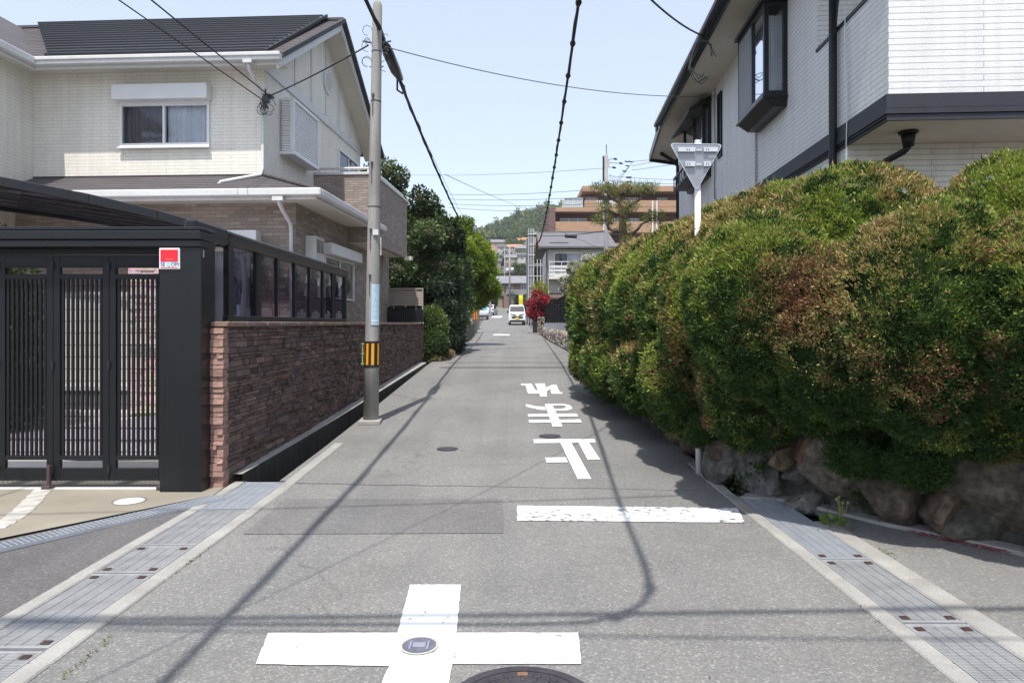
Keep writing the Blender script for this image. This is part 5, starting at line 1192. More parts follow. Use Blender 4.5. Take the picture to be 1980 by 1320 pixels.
def rubble(name, label, P0, P1, z0f, z1f, seed, size=.12, cols=((.34, .31, .27), (.2, .17, .15), (.14, .11, .1), (.42, .39, .35), (.26, .21, .18)), flip=1):
    """wall of small pitched stones along P0-P1"""
    t = thing(name, label, 'stone wall', (P0[0], P0[1], z0f(P0[1]))); rr = random.Random(seed); b = Vector(t.location); d = Vector((P1[0] - P0[0], P1[1] - P0[1], 0)); L = d.length; d.normalize(); n_ = Vector((-d.y, d.x, 0)) * flip; mb = MB(); s = 0.
    while s < L:
        w = size * rr.uniform(.6, 1.2); y = P0[1] + d.y * s; z = z0f(y); top = z1f(y)
        while z < top:
            h = size * rr.uniform(1.0, 2.0); k = rr.uniform(.75, 1.2); mb.cur = tuple(min(1, v * k) for v in rr.choice(cols)); c = Vector((P0[0], P0[1], 0)) + d * (s + w / 2) + Vector((0, 0, z + h / 2)) - b
            tl = rr.uniform(-.35, .35); a_ = Vector((d.x, d.y, 0)) * math.cos(tl) + Vector((0, 0, math.sin(tl))); u_ = Vector((0, 0, math.cos(tl))) - d * math.sin(tl); o = n_ * rr.uniform(.02, .07); q = []
            for i in range(6): an = i * math.pi / 3 + .4; q.append(a_ * (w * .6 * math.cos(an) * rr.uniform(.8, 1.1)) + u_ * (h * .56 * math.sin(an) * rr.uniform(.8, 1.1)))
            mb.add([c + v - n_ * .05 for v in q] + [c + v * .8 + o for v in q], [tuple(range(6, 12)) if flip < 0 else tuple(range(11, 5, -1))] + [(i, (i + 1) % 6, 6 + (i + 1) % 6, 6 + i) for i in range(6)]); z += h * .8
        s += w * .85
    mb.build('stones', RUBBLE, t, colors=True)
    mb = MB(); q = [(P0[0] - n_.x * .03, P0[1] - n_.y * .03), (P1[0] - n_.x * .03, P1[1] - n_.y * .03)]; zs = [(z0f(p[1]) - .1, z1f(p[1])) for p in (P0, P1)]
    pts = [Vector((q[0][0], q[0][1], zs[0][0])), Vector((q[1][0], q[1][1], zs[1][0])), Vector((q[1][0], q[1][1], zs[1][1])), Vector((q[0][0], q[0][1], zs[0][1]))]; mb.prism([p - b for p in pts], -n_ * .2); mb.build('mortar', mat(name + '_mortar', (.1, .09, .08), .95, .3, 6), t); return t
rubble('garden_wall', 'low grey rubble wall beyond the side street on the left', (-2.45, 34.0), (-2.6, 43.5), lambda y: G(y), lambda y: G(y) + .75, 5, .16)
t = thing('gate_pier', 'dark grey gate pier just beyond the short pole with the orange marker', 'pier', (-2.85, 52, G(52))); mb = MB(); mb.box(-.35, .35, -.35, .35, 0, 1.6); mb.box(-.4, .4, -.4, .4, 1.6, 1.7); mb.build('pier_body', mat('pier_grey', (.13, .125, .125), .9, .15, 3, bump=.3), t, bevel=.02)
def far_pole(label, x, y, h, r=.15, arms=(), marker=False, col=None, boxes=()):
    t = thing('utility_pole', label, 'pole', (x, y, hill(x, y) if y > 160 else G(y)), 0, None); mb = MB(); mb.tube([(0, 0, -.2), (0, 0, h * .5), (0, 0, h)], [r, r * .85, r * .7], 12); mb.build('shaft', col or POLE, t, smooth=True)
    if arms:
        mb = MB()
        for z, w in arms:
            mb.box(-w, w, -.05, .05, z - .05, z + .05)
            for k in (-.9, -.45, .45, .9): mb.tube([(w * k, 0, z + .05), (w * k, 0, z + .28)], [.05, .035], 6)
        mb.build('crossarm', mat('arm_grey', (.4, .41, .42), .5), t)
    for z, w, dx in boxes: mb = MB(); mb.tube([(dx, -.2, z), (dx, -.2, z + w * 1.5)], [w * .5, w * .5], 10); mb.build('transformer', mat('trafo_grey', (.4, .42, .43), .5), t, smooth=True)
    if marker:
        mb = MB(); mb.tube([(0, 0, .9), (0, 0, 1.75)], [r + .02, r + .02], 14); o = mb.build('striped_marker', mat('marker_dark', (.03, .02, .02), .5), t); mb = MB()
        for k in range(8): a = k * math.pi / 4 - .2; mb.obox(((r + .021) * math.cos(a), (r + .021) * math.sin(a), 1.32), .012, .075, .78, a)
        mb.build('orange_stripe', mat('marker_orange', (.65, .24, .03), .5), o)
    return t
far_pole('pale concrete pole with an orange striped marker beside the rubble wall', -2.42, 45, 6.6, .15, (), True)
far_pole('slim white pole rising behind the maple near the white parked car', -2.95, 92, 9.5, .14, ((8.8, .7),), False, mat('pole_white', (.5, .5, .5), .6))
far_pole('white pole with an orange band left of the parked cars', -4.0, 88, 7.5, .13, (), True, mat('pole_pale', (.45, .45, .44), .6))
far_pole('tall pole with crossarms and transformers at the end of the street', -.4, 118, 11.5, .18, ((10.7, 1.0), (9.7, 1.0), (8.6, .8)), False, None, ((6.6, .6, -.4), (6.7, .6, .45)))
far_pole('thin double pole further up behind the end houses', -1.6, 150, 13, .14, ((12.3, 1.1), (11.4, 1.1)))
UPR = far_pole('tall concrete pole with black insulators before the orange apartment block', 4.42, 32, 8.85, .115, ((8.3, .12),))
mb = MB(); rr = random.Random(6)
for dx, z in ((.42, 8.62), (.68, 8.42), (.36, 8.22), (.95, 8.5), (1.12, 8.5), (1.0, 8.3), (.85, 8.05)): mb.tube([(dx - .1, 0, z + .02), (dx, 0, z), (dx + .1, 0, z - .02)], [.02, .055 if dx < .8 else .035, .02], 8)
mb.box(-.17, -.1, -.06, .06, 7.6, 8.75); mb.tube([(0, 0, 8.8), (.0, 0, 9.3)], .02, 6); mb.tube([(0, 0, 8.6), (.42, 0, 8.62)], .012, 5); mb.tube([(0, 0, 8.45), (.68, 0, 8.42)], .012, 5); mb.tube([(0, 0, 8.25), (.36, 0, 8.22)], .012, 5)
for k in range(3): mb.tube([(.1, 0, 7.9 - k * .1), (.5, 0, 7.7 - k * .12), (1.1, 0, 8.3), (1.3, 0, 8.55)], .008, 5)
mb.tube([(0, 0, 6.5), (0, 0, 6.9)], .15, 10); mb.build('insulators', CABLE, UPR)

# ------------------------------------------------------------------ cars
CARW = mat('car_white', (.72, .73, .74), .25, .02, 1, .01, 30, coat=.6); TYRE = mat('tyre', (.02, .02, .02), .8); RIM = mat('rim', (.4, .41, .42), .3, metal=.7); CARG = glass('car_glass', (.02, .025, .03)); LAMP = mat('lamp_clear', (.7, .72, .75), .15, .02); PLASTIC = mat('car_black', (.02, .02, .022), .5)
def car(name, label, x, y, rz, W, prof, roof_in, m, win, wheels, wr, plate, flip_front=True, hood=None):
    """prof: side outline (along, height), front at -y"""
    t = thing(name, label, 'car', (x, y, G(y)), rz); mb = MB(); n = len(prof)
    def hw(z): return W / 2 - max(0, z - roof_in[0]) * roof_in[1]
    L = [(-hw(z), a, z) for a, z in prof]; Rr = [(hw(z), a, z) for a, z in prof]
    mb.add(L + Rr, [tuple(range(n))[::-1], tuple(range(n, 2 * n))] + [(i, (i + 1) % n, n + (i + 1) % n, n + i) for i in range(n)]); b = mb.build('body', m, t, bevel=.05)
    for nm, quads in win:
        mb = MB()
        for q in quads: mb.poly(q)
        mb.build(nm, CARG, b)
    for sx in (-1, 1):
        for wy in wheels:
            mb = MB(); mb.tube([(sx * (W / 2 - .19), wy, wr), (sx * (W / 2 - .01), wy, wr)], [wr, wr], 20); w = mb.build('wheel', TYRE, t, bevel=.02); mb = MB(); mb.tube([(sx * (W / 2 - .012), wy, wr), (sx * (W / 2 + .004), wy, wr)], [wr * .62, wr * .56], 14); mb.build('rim', RIM, w)
    return t, b
# kei van seen from the front
W = 1.475; pf = [(-1.68, .22), (-1.7, .55), (-1.68, .9), (-1.6, 1.02), (-1.12, 1.1), (-.72, 1.68), (-.4, 1.77), (1.3, 1.78), (1.66, 1.65), (1.7, .9), (1.68, .22)]
pf = pf[::-1]
def whw(z): return W / 2 - max(0, z - .95) * .14
ws = [(-whw(1.16) + .06, -1.105, 1.15), (whw(1.16) - .06, -1.105, 1.15), (whw(1.64) - .05, -.765, 1.64), (-whw(1.64) + .05, -.765, 1.64)]
sd = lambda s: [[(s * (whw(1.12) + .006), -.95, 1.12), (s * (whw(1.12) + .006), 1.45, 1.12), (s * (whw(1.62) + .006), 1.4, 1.62), (s * (whw(1.62) + .006), -.62, 1.62)]]
van, vb = car('white_van', 'white boxy mini van facing down the street with a yellow number plate', .42, 62, R(1.5), W, pf, (.95, .14), CARW, [('windscreen', [[(p[0], p[1] - .012, p[2]) for p in ws]]), ('side_window', sd(-1) + [q[::-1] for q in sd(1)[0:1]])], (-1.15, 1.2), .28, None)
mb = MB(); mb.box(-.5, .5, -1.715, -1.66, .52, .72); mb.build('grille', PLASTIC, van, bevel=.02)
mb = MB(); mb.box(-.66, .66, -1.73, -1.66, .24, .44); mb.build('bumper', PLASTIC, van, bevel=.02)
mb = MB(); mb.box(-.72, .72, -1.74, -1.68, .40, .50); mb.build('bumper_trim', CARW, van, bevel=.015)
for s in (-1, 1):
    mb = MB(); mb.box(min(s * .5, s * .71), max(s * .5, s * .71), -1.72, -1.62, .55, .84); mb.build('headlight', LAMP, van, bevel=.03)
    mb = MB(); mb.box(min(s * .74, s * .9), max(s * .74, s * .9), -1.02, -.9, 1.05, 1.22); mb.build('mirror', PLASTIC, van, bevel=.02)
    mb = MB(); mb.prism([(s * .1, -1.69, .86), (s * .62, -1.67, 1.0), (s * .62, -1.67, .92), (s * .2, -1.7, .76)], (0, -.03, 0)); mb.build('dark_trim', PLASTIC, van)
mb = MB(); mb.box(-.165, .165, -1.755, -1.73, .47, .635); mb.build('number_plate', mat('plate_yellow', (.75, .5, .02), .4), van)
# white parked car (rear) and silver car with blue sheet
pf = [(-1.9, .25), (-1.95, .6), (-1.85, .95), (-1.6, 1.02), (-1.1, 1.42), (-.2, 1.5), (.55, 1.42), (1.15, 1.0), (1.85, .85), (1.98, .55), (1.95, .25)][::-1]; W = 1.68
def chw(z): return W / 2 - max(0, z - .9) * .3
rw = [(-chw(1.05) + .12, -1.585, 1.06), (chw(1.05) - .12, -1.585, 1.06), (chw(1.38) - .06, -1.16, 1.385), (-chw(1.38) + .06, -1.16, 1.385)]
c2, cb = car('white_car', 'white hatchback parked on the left far up the street', -3.15, 97, R(-8), W, pf, (.9, .3), CARW, [('rear_window', [[(p[0], p[1] - .02, p[2] + .005) for p in rw]]), ('side_window', [[(s * (chw(1.05) + .008), -1.3, 1.03), (s * (chw(1.05) + .008), .9, 1.03), (s * (chw(1.38) + .008), .45, 1.38), (s * (chw(1.38) + .008), -.9, 1.38)] for s in (-1, 1)])], (-1.25, 1.25), .3, None)
for s in (-1, 1): mb = MB(); mb.box(min(s * .6, s * .8), max(s * .6, s * .8), -1.98, -1.85, .68, .9); mb.build('tail_light', mat('tail_red', (.35, .03, .02), .2), c2, bevel=.02)
mb = MB(); mb.box(-.2, .2, -1.99, -1.93, .5, .66); mb.build('number_plate', LAMP, c2); mb = MB(); mb.box(-.8, .8, -1.97, -1.8, .24, .4); mb.build('bumper', PLASTIC, c2, bevel=.03)
CARS = mat('car_silver', (.42, .45, .48), .3, .02, 1, .01, 30, coat=.5)
c3, cb = car('silver_car', 'silver car with a pale blue sheet in its windscreen parked before the white hatchback', -3.55, 78, R(4), W, pf, (.9, .3), CARS, [('side_window', [[(s * (chw(1.05) + .008), -1.3, 1.03), (s * (chw(1.05) + .008), .9, 1.03), (s * (chw(1.38) + .008), .45, 1.38), (s * (chw(1.38) + .008), -.9, 1.38)] for s in (-1, 1)])], (-1.25, 1.25), .3, None)
mb = MB(); mb.poly([(p[0], p[1] - .02, p[2] + .005) for p in rw]); mb.build('windscreen_sheet', mat('sheet_blue', (.1, .3, .52), .5), c3); mb = MB(); mb.box(-.8, .8, -1.99, -1.8, .3, .45); mb.build('bumper', PLASTIC, c3, bevel=.03)
for s in (-1, 1): mb = MB(); mb.box(min(s * .55, s * .8), max(s * .55, s * .8), -1.98, -1.85, .66, .84); mb.build('headlight', LAMP, c3, bevel=.02)
t = thing('banner', 'tall yellow banner on a thin pole behind the white van', 'banner', (1.0, 77, G(77))); mb = MB(); P = [(0.03 * math.sin(k * .9), 1.45 + k * .17) for k in range(9)]
for (a, z), (b, z2) in zip(P, P[1:]): mb.quad((-.2, a, z), (.22, a + .02, z), (.22, b + .02, z2), (-.2, b, z2))
mb.build('cloth', mat('banner_yellow', (.75, .6, .02), .7), t); mb = MB(); mb.tube([(-.22, 0, 0), (-.22, 0, 2.95)], .015, 6); mb.tube([(-.22, 0, 2.86), (.24, 0, 2.86)], .01, 6); mb.build('banner_pole', WHITE, t)
text('大売', 'lettering', .34, mat('banner_ink', (.5, .36, .02), .7), t, (.01, -.05, 2.1), (R(90), 0, 0), .5) if False else None

# ================================================================== FURTHER UP THE STREET, RIGHT
rubble('rubble_wall', 'low wall of upright pitched rubble stones beyond the hedge on the right', (1.99, 13.5), (1.97, 44.0), lambda y: G(y), lambda y: 1.02, 9, .12)
rubble('rubble_wall', 'stretch of pitched rubble hidden under the near end of the hedge', (2.03, 9.0), (2.0, 13.5), lambda y: G(y), lambda y: .6, 10, .16)
BLK = brick('grey_block', (.4, .4, .41), (.43, .43, .44), (.3, .3, .3), .4, .2, .006, .4, .85, .1)
t = thing('block_wall', 'pale grey concrete block wall standing on the rubble wall', 'wall', (2.05, 13.8, 1.0)); mb = MB(); mb.box(-.0, .14, 0, 30.2, -.05, .52); mb.build('blocks', BLK, t)
t = thing('louvre_fence', 'tall black louvred fence on top of the grey block wall', 'fence', (2.12, 14, 1.52)); mb = MB(); FBLK = mat('matt_black', (.008, .008, .009), .8, spec=.1)
for k in range(12): z = .06 + k * .085; mb.add([(-.03, 0, z), (-.03, 30, z), (.02, 30, z + .07), (.02, 0, z + .07), (.0, 0, z - .015), (0, 30, z - .015)], [(0, 3, 2, 1), (0, 1, 5, 4)])
mb.build('slats', FBLK, t); mb = MB()
for k in range(16): mb.box(-.02, .04, k * 2 - .03, k * 2 + .03, 0, 1.08)
mb.box(-.035, .045, 0, 30, 1.06, 1.1); mb.build('posts', FBLK, t)
t = thing('stone_gate_pier', 'short pier faced with mottled stones at the end of the block wall', 'pier', (2.0, 45.2, G(45))); mb = MB(); rr = random.Random(4); mb.cur = (.1, .09, .08); mb.box(-.3, .32, -.6, .6, 0, 1.12)
for k in range(110):
    mb.cur = rr.choice(((.4, .33, .24), (.18, .14, .11), (.48, .42, .33), (.3, .22, .16))); x, z = rr.uniform(-.27, .28), rr.uniform(.06, 1.06); r = rr.uniform(.04, .08); mb.tube([(x, -.59, z), (x, -.63, z)], [r, r * .8], 6)
    y = rr.uniform(-.55, .55); mb.tube([(-.29, y, z), (-.33, y, z)], [r, r * .8], 6)
mb.build('pier_stones', RUBBLE, t, colors=True); mb = MB(); mb.box(-.62, -.302, .2, .45, 0, 1.05); mb.build('grey_slab', mat('slab_grey', (.1, .1, .105), .8), t)
mb = MB(); mb.poly([(1.2, 44.2, G(44.2) + .03), (2.2, 44.2, G(44.2) + .05), (2.2, 46.5, G(46.5) + .05), (1.15, 46.5, G(46.5) + .03)]); struct(mb.build('pavement', CONC, keep=True))
RED = [(.13, .01, .02), (.24, .015, .03), (.36, .03, .05), (.3, .07, .06)]
bush('red_shrub', 'bushy crimson leaved shrub above the mottled stone pier by the road', 'shrub', cluster((1.78, 45.4, 2.62), (.62, .6, .85), 28, (.24, .36), 41), 620, .11, .04, RED, 6., core=(.06, .012, .015), k=2, spread=1.0, up=.3)
bush('yellow_plant', 'spiky yellow green plant showing above the red shrub', 'plant', [(1.9, 46.4, 3.6, .3, .3, .42)], 420, .4, .02, [(.2, .22, .03), (.27, .27, .04)], 4., core=(.12, .12, .03), k=1, spread=.4, up=1.2)
WFL = [(.06, .09, .03), (.1, .13, .05), (.36, .34, .3), (.55, .53, .5), (.62, .6, .56)]
cl = cluster((3.45, 31, 3.5), (1.05, 1.0, .95), 38, (.22, .38), 51) + cluster((2.95, 31, 2.7), (.7, .8, .7), 16, (.2, .34), 52)
tree('flowering_shrub', 'wide shrub covered in small white blossom before the grey roofed house', 'shrub', (3.1, 31, 1.0), (3.1, 31, 3.0), cl, 520, .07, .03, WFL, 53, 2, 1.1, s=5.0, core=False, r0=.08)
bush('dark_shrub', 'dark rounded evergreen shrub at the foot of the pruned pine', 'shrub', cluster((3.0, 22.3, 3.15), (.55, .6, .5), 12, (.22, .36), 61), 420, .07, .022, GRN, 9., k=2)
bush('low_shrub', 'low tawny shrub between the hedge and the pine trunk', 'shrub', cluster((3.55, 19.6, 3.0), (.6, .5, .3), 10, (.18, .3), 62), 420, .06, .016, [(.09, .09, .03), (.17, .13, .06), (.22, .16, .08)], 9., k=2)
# pruned pine
Z0 = 20.5
def pp(x, y, dz=0): return px(1040 + x / 7.07, 330 + y / 7.07, Z0 + dz)
pb = Vector((pp(1180, 1100).x, Z0, G(Z0) + .3)); pine = thing('pruned_pine', 'cloud pruned pine with bare crooked branches and flat needle pads', 'tree', pb)
mb = MB()
def br(pts, r): mb.tube([Vector(p) - pb for p in pts], r, 9)
br([pb, pp(1178, 1300), pp(1180, 1090), pp(1172, 900), pp(1160, 720), pp(1158, 600), pp(1120, 480), pp(1128, 380), pp(1120, 300), pp(1090, 225)], [.22, .2, .16, .135, .11, .09, .07, .06, .045, .025])
for pts in ([(1210, 890, 0), (1300, 850, -.2), (1365, 800, -.3), (1410, 735, -.4), (1500, 680, -.4), (1600, 640, -.4)], [(1130, 830, 0), (1040, 830, .1), (965, 790, .2), (950, 740, .2), (980, 690, .2), (900, 670, .2)], [(1170, 680, 0), (1230, 630, -.1), (1275, 590, -.2), (1250, 500, -.2)], [(1150, 640, 0), (1200, 560, .2), (1270, 470, .3), (1400, 390, .3), (1430, 300, .3), (1520, 250, .3)],
            [(1140, 600, 0), (1060, 590, -.2), (1010, 560, -.3), (930, 520, -.3)], [(1115, 430, 0), (1050, 400, .2), (990, 350, .2), (940, 300, .2), (850, 240, .2)], [(1125, 330, 0), (1200, 290, -.2), (1280, 240, -.2)]):
    br([pp(*p) for p in pts], [.062, .055, .046, .038, .03, .02][:len(pts)] if len(pts) < 7 else .04)
mb.build('trunk', mat('pine_bark', (.13, .1, .08), .95, .35, 10, .25, 30, .8, 25), pine, smooth=True)
pads = []
for x, y, w, h, dz in ((830, 235, 90, 28, .2), (950, 265, 80, 60, .2), (1010, 235, 80, 35, 0), (1110, 240, 110, 40, 0), (1110, 320, 55, 45, .2), (1250, 235, 110, 35, -.2), (1400, 240, 90, 38, .2), (1540, 235, 90, 40, .3), (1440, 285, 50, 30, .3), (920, 500, 80, 50, -.3), (900, 560, 50, 25, -.3), (1180, 500, 85, 60, -.1), (1290, 490, 70, 50, -.2), (1150, 560, 50, 30, -.2),
        (880, 670, 100, 45, .2), (960, 650, 60, 45, .2), (1000, 720, 50, 30, .2), (1190, 740, 60, 60, -.25), (1180, 800, 30, 35, -.25), (1540, 640, 80, 50, -.4), (1630, 620, 80, 55, -.4), (1660, 680, 45, 40, -.4), (1270, 960, 90, 50, -.3)):
    k = Z0 / F / 7.07; p = pp(x, y, dz) - pb; pads.append((p.x, p.y, p.z, w * k, w * k * .9, h * k))
P, NN = shell(pads, 330, .9, jit=.4); leaf_mesh('needles', P, NN, .11, .0085, pal(P, [(.08, .12, .035), (.13, .17, .05), (.22, .21, .08), (.32, .26, .13)], 2.2, 3.), leafmat('pine_needle', .25), pine, .8, 4, .35)
mb = MB(); rr = random.Random(7)
for e in pads:
    for i in range(5): mb.tube([(e[0], e[1], e[2] - e[5] * .4), (e[0] + rr.uniform(-.8, .8) * e[3], e[1] + rr.uniform(-.8, .8) * e[4], e[2] + rr.uniform(0, .6) * e[5])], [.014, .006], 5)
mb.build('twigs', mat('pine_twig', (.12, .09, .07), .95), pine)
# tiled roof house behind the pine
DTILE = mat('dark_tile', (.06, .06, .065), .6, .15, 2, .1, 30)
t = thing('tiled_house', 'low house with a dark sloping tiled roof between the pine and the white sided house', 'house', (5.6, 26.5, G(26)))
hz = t.location.z
mb = MB(); mb.box(-1.0, 4, .6, 6, 0, 3.4 - .3); mb.build('wall', SID_W, t)
mb = MB(); n = 14
for i in range(n):
    a0, a1 = i / n, (i + 1) / n
    mb.prism([(-2.1 + 2.9 * a0, 0, 3.0 + 1.75 * a0 - .04), (-2.1 + 2.9 * a1, 0, 3.0 + 1.75 * a1 - .06), (-2.1 + 2.9 * a1, 0, 3.0 + 1.75 * a1 + .02), (-2.1 + 2.9 * a0, 0, 3.0 + 1.75 * a0 + .05)], (0, 6.5, 0))
mb.prism([(.8, 0, 4.7), (4.4, 0, 3.0), (4.4, 0, 3.1), (.8, 0, 4.8)], (0, 6.5, 0)); mb.beam((.8, -.05, 4.84), (.8, 6.5, 4.84), .22, .16); mb.build('roof', DTILE, t)
mb = MB(); mb.prism([(-2.15, -.06, 2.86), (.8, -.06, 4.6), (.8, -.06, 4.78), (-2.15, -.06, 3.05)], (0, .06, 0)); mb.build('barge_board', GREYP, t)
mb = MB(); mb.prism([(-1.9, .4, 2.9), (.8, .4, 4.5), (3.9, .4, 2.9)], (0, .2, 0)); mb.build('gable', BANDM, t)
# grey roofed house with balcony
GROOF = mat('grey_roof', (.135, .13, .14), .65, .1, 1.5, .06, 20); WALLW = mat('cream_wall', (.5, .49, .45), .8, .06, 2); BRNW = mat('brown_wood', (.2, .11, .055), .7, .15, 3)
gh = thing('grey_roofed_house', 'cream house with a plain grey roof and a white balcony behind the blossom shrub', 'house', (2.4, 47, G(47)))
gz = gh.location.z
mb = MB(); wallholes(mb, 'x', 0, 0, 4.4, 0, 5.7, [(.5, 2.4, 3.85, 5.5), (2.7, 4.2, 3.85, 5.5), (.6, 3.4, .4, 2.3)]); mb.box(0, 4.4, .3, 7, 0, 5.7); mb.build('wall', [WALLW, DARKROOM], gh)
fwin(gh, .5, 2.4, 3.85, 5.5, 0, cur=(FABRIC, LACE)); fwin(gh, 2.7, 4.2, 3.85, 5.5, 0, cur=(LACE, LACE)); fwin(gh, .6, 3.4, .4, 2.3, 0, cur=(FABRIC, LACE))
mb = MB(); mb.prism([(-.55, -.6, 5.85), (4.75, -.6, 5.85), (4.75, 3.6, 7.35), (-.55, 3.6, 7.35)], (0, 0, -.09)); mb.prism([(-.55, 7.8, 5.85), (4.75, 7.8, 5.85), (4.75, 3.6, 7.35), (-.55, 3.6, 7.35)], (0, 0, -.09)); mb.box(-.55, 4.75, 3.5, 3.7, 7.32, 7.42)
rf = mb.build('roof', GROOF, gh); mb = MB(); mb.prism([(-.58, -.62, 5.62), (-.58, 3.6, 7.12), (-.58, 7.8, 5.62), (-.58, 7.8, 5.86), (-.58, 3.6, 7.36), (-.58, -.62, 5.86)], (.06, 0, 0)); mb.quad((-.52, -.6, 5.74), (0, -.6, 5.74), (0, 3.6, 7.24), (-.52, 3.6, 7.24)); mb.build('barge_board', BRNW, rf)
mb = MB(); mb.box(-.55, 4.75, -.7, -.6, 5.72, 5.84); mb.tube([(-.02, -.12, 5.7), (-.02, -.12, .1)], .06, 8); mb.build('gutter', mat('gutter_grey', (.1, .1, .1), .5), rf); mb = MB(); mb.box(.2, 1.5, .3, .5, 6.12, 6.22); mb.build('snow_rail', BLACK, rf)
mb = MB(); mb.box(.1, 4.4, -1.0, 0, 3.6, 3.75); b_ = mb.build('balcony', WHITE, gh); mb = MB()
for z in (3.85, 4.1, 4.35, 4.75): mb.box(.1, 4.4, -1.0, -.96, z, z + (.17 if z < 4.7 else .05)); mb.box(.1, .14, -.96, 0, z, z + (.17 if z < 4.7 else .05))
for k in range(6): mb.box(.1 + k * .82, .14 + k * .82, -1.005, -.945, 3.75, 4.8)
mb.build('railing', WHITE, b_)
mb = MB(); mb.box(-.12, 0, 1.8, 2.3, 2.9, 4.2); mb.box(-.125, -.12, 1.9, 2.2, 3.9, 4.1); mb.build('meter_box', WHITE, gh)
mb = MB(); mb.prism([(-.3, -1.6, 2.35), (2.2, -1.6, 2.35), (2.2, 0, 2.7), (-.3, 0, 2.7)], (0, 0, -.1)); mb.build('porch_roof', mat('porch_brown', (.11, .075, .065), .7), gh); mb = MB(); mb.box(.2, .8, -.9, -.1, 0, 2.3); mb.build('brick_porch', brick('porch_brick', (.3, .2, .15), (.24, .16, .12), (.2, .18, .16), .22, .07), gh)
# scaffolding round a house under repair
sf = thing('scaffolded_house', 'narrow dark house wrapped in pale scaffolding and grey mesh beside the road', 'building', (1.5, 62, G(62)))
mb = MB(); mb.box(.75, 3.4, .8, 7, 0, 7.2); mb.build('wall', mat('wrapped_wall', (.045, .042, .045), .9, .15, 1), sf); mb = MB(); mb.prism([(.5, .5, 7.2), (3.7, .5, 7.2), (3.7, 3.9, 8.3), (.5, 3.9, 8.3)], (0, 0, .1)); mb.build('roof', GROOF, sf)
mb = MB()
for x in (.0, .22, .45, .8, 1.1, 1.75): 
    for y in (-.12, .5): mb.tube([(x, y, 0), (x, y, 8.4 + (x < .5) * .3)], .035, 6)
for y in (2.3, 4.6, 7): 
    for x in (0, .45): mb.tube([(x, y, 0), (x, y, 8.5)], .03, 6)
for k in range(9): z = .6 + k * .95; mb.tube([(0, -.12, z), (1.75, -.12, z)], .032, 6); mb.tube([(0, 0, z), (0, 7, z)], .025, 6); mb.tube([(.45, 0, z), (.45, 7, z)], .025, 6)
for k in range(4): z = 1.7 + k * 1.9; mb.box(.45, 1.7, .05, .45, z, z + .04)
mb.build('scaffold_tubes', mat('scaffold_pale', (.45, .46, .47), .5), sf)
mb = MB(); mb.quad((-.05, -.06, .2), (-.05, 7, .2), (-.05, 7, 8.2), (-.05, -.06, 8.2)); mb.quad((-.05, -.06, .2), (.42, -.06, .2), (.42, -.06, 8.2), (-.05, -.06, 8.2)); mb.build('mesh_sheet', clear('scaffold_mesh', (.42, .42, .45), .3) if False else mat('scaffold_net', (.17, .167, .175), .9, .2, 1.2, .1, 30), sf)
mb = MB(); mb.ball((.75, .2, 8.2), (.3, .25, .25), 0, 8, 6); mb.build('green_tarp', mat('tarp_green', (.08, .3, .2), .6, .3, 5), sf)
# orange apartment block
AZ = 100.; K = AZ / F
OR = brick('orange_tile', (.37, .225, .135), (.4, .245, .15), (.32, .2, .12), .6, .3, .01, .1, .7, .06); PUR = mat('purple_brown', (.16, .09, .085), .7, .1, .5); BRD = mat('brown_recess', (.12, .05, .035), .7)
ap = thing('apartment_block', 'orange tiled apartment block with long balconies behind the grey roofed house', 'building', (px(1062, 500, AZ).x, AZ, G(AZ)))
def ax(x): return (x - CX) * K - ap.location.x
def az(y): return EYE + (HZ - y) * K - ap.location.z
mb = MB(); mb.box(ax(1062), ax(1345), 2.2, 14, 0, az(404)); mb.box(ax(1131), ax(1345), 2.4, 14, az(404), az(364)); mb.build('wall', BRD, ap)
def aband(y0, y1, x0, x1, nm, m, d0=0., d1=2.2): mb = MB(); mb.box(ax(x0), ax(x1), d0, d1, az(y1), az(y0)); return mb.build(nm, m, ap, bevel=.03)
aband(401.5, 410, 1061, 1345, 'floor_slab', OR); aband(360, 371, 1126, 1345, 'roof_slab', OR, -.3, 15); aband(387.5, 400, 1130, 1345, 'balcony_parapet', OR, 0, .25); aband(428.5, 450, 1074, 1345, 'balcony_parapet', OR, 0, .25); aband(470, 492, 1074, 1345, 'balcony_parapet', OR, 0, .25); aband(450, 453, 1074, 1345, 'floor_slab', PUR, .3, 2.2); aband(512, 534, 1074, 1345, 'balcony_parapet', OR, 0, .25)
aband(400, 401.4, 1130, 1345, 'floor_slab', OR, .02, 2.3)
aband(401.3, 560, 1061, 1074, 'end_pier', PUR, -.1, 6)
for (x0, x1, y0, y1, d) in ((1085, 1137, 418, 428.4, 2.1), (1187, 1205, 418, 428.4, 2.1), (1220, 1241, 418, 428.4, 2.1), (1136, 1160, 377, 387.4, 2.3), (1188, 1202, 377, 387.4, 2.3), (1214, 1239, 377, 387.4, 2.3), (1277, 1297, 377, 387.4, 2.3), (1085, 1137, 460, 470, 2.1)):
    mb = MB(); mb.box(ax(x0), ax(x1), d, d + .12, az(y1 + 6), az(y0)); w = mb.build('window', ALU, ap); mb = MB(); n = 3
    for k in range(n): a = ax(x0) + (ax(x1) - ax(x0)) * k / n + .06; b = ax(x0) + (ax(x1) - ax(x0)) * (k + 1) / n - .06; mb.quad((a, d - .01, az(y1 + 5)), (b, d - .01, az(y1 + 5)), (b, d - .01, az(y0) - .08), (a, d - .01, az(y0) - .08))
    mb.build('pane', mat('flat_glass', (.22, .27, .32), .12), w)
mb = MB()
for x in (1261.5, 1269.5, 1167):
    mb.box(ax(x) - .1, ax(x) + .12, -.12, -.02, 0, az(388))
mb.build('downpipes', WHITE, ap)
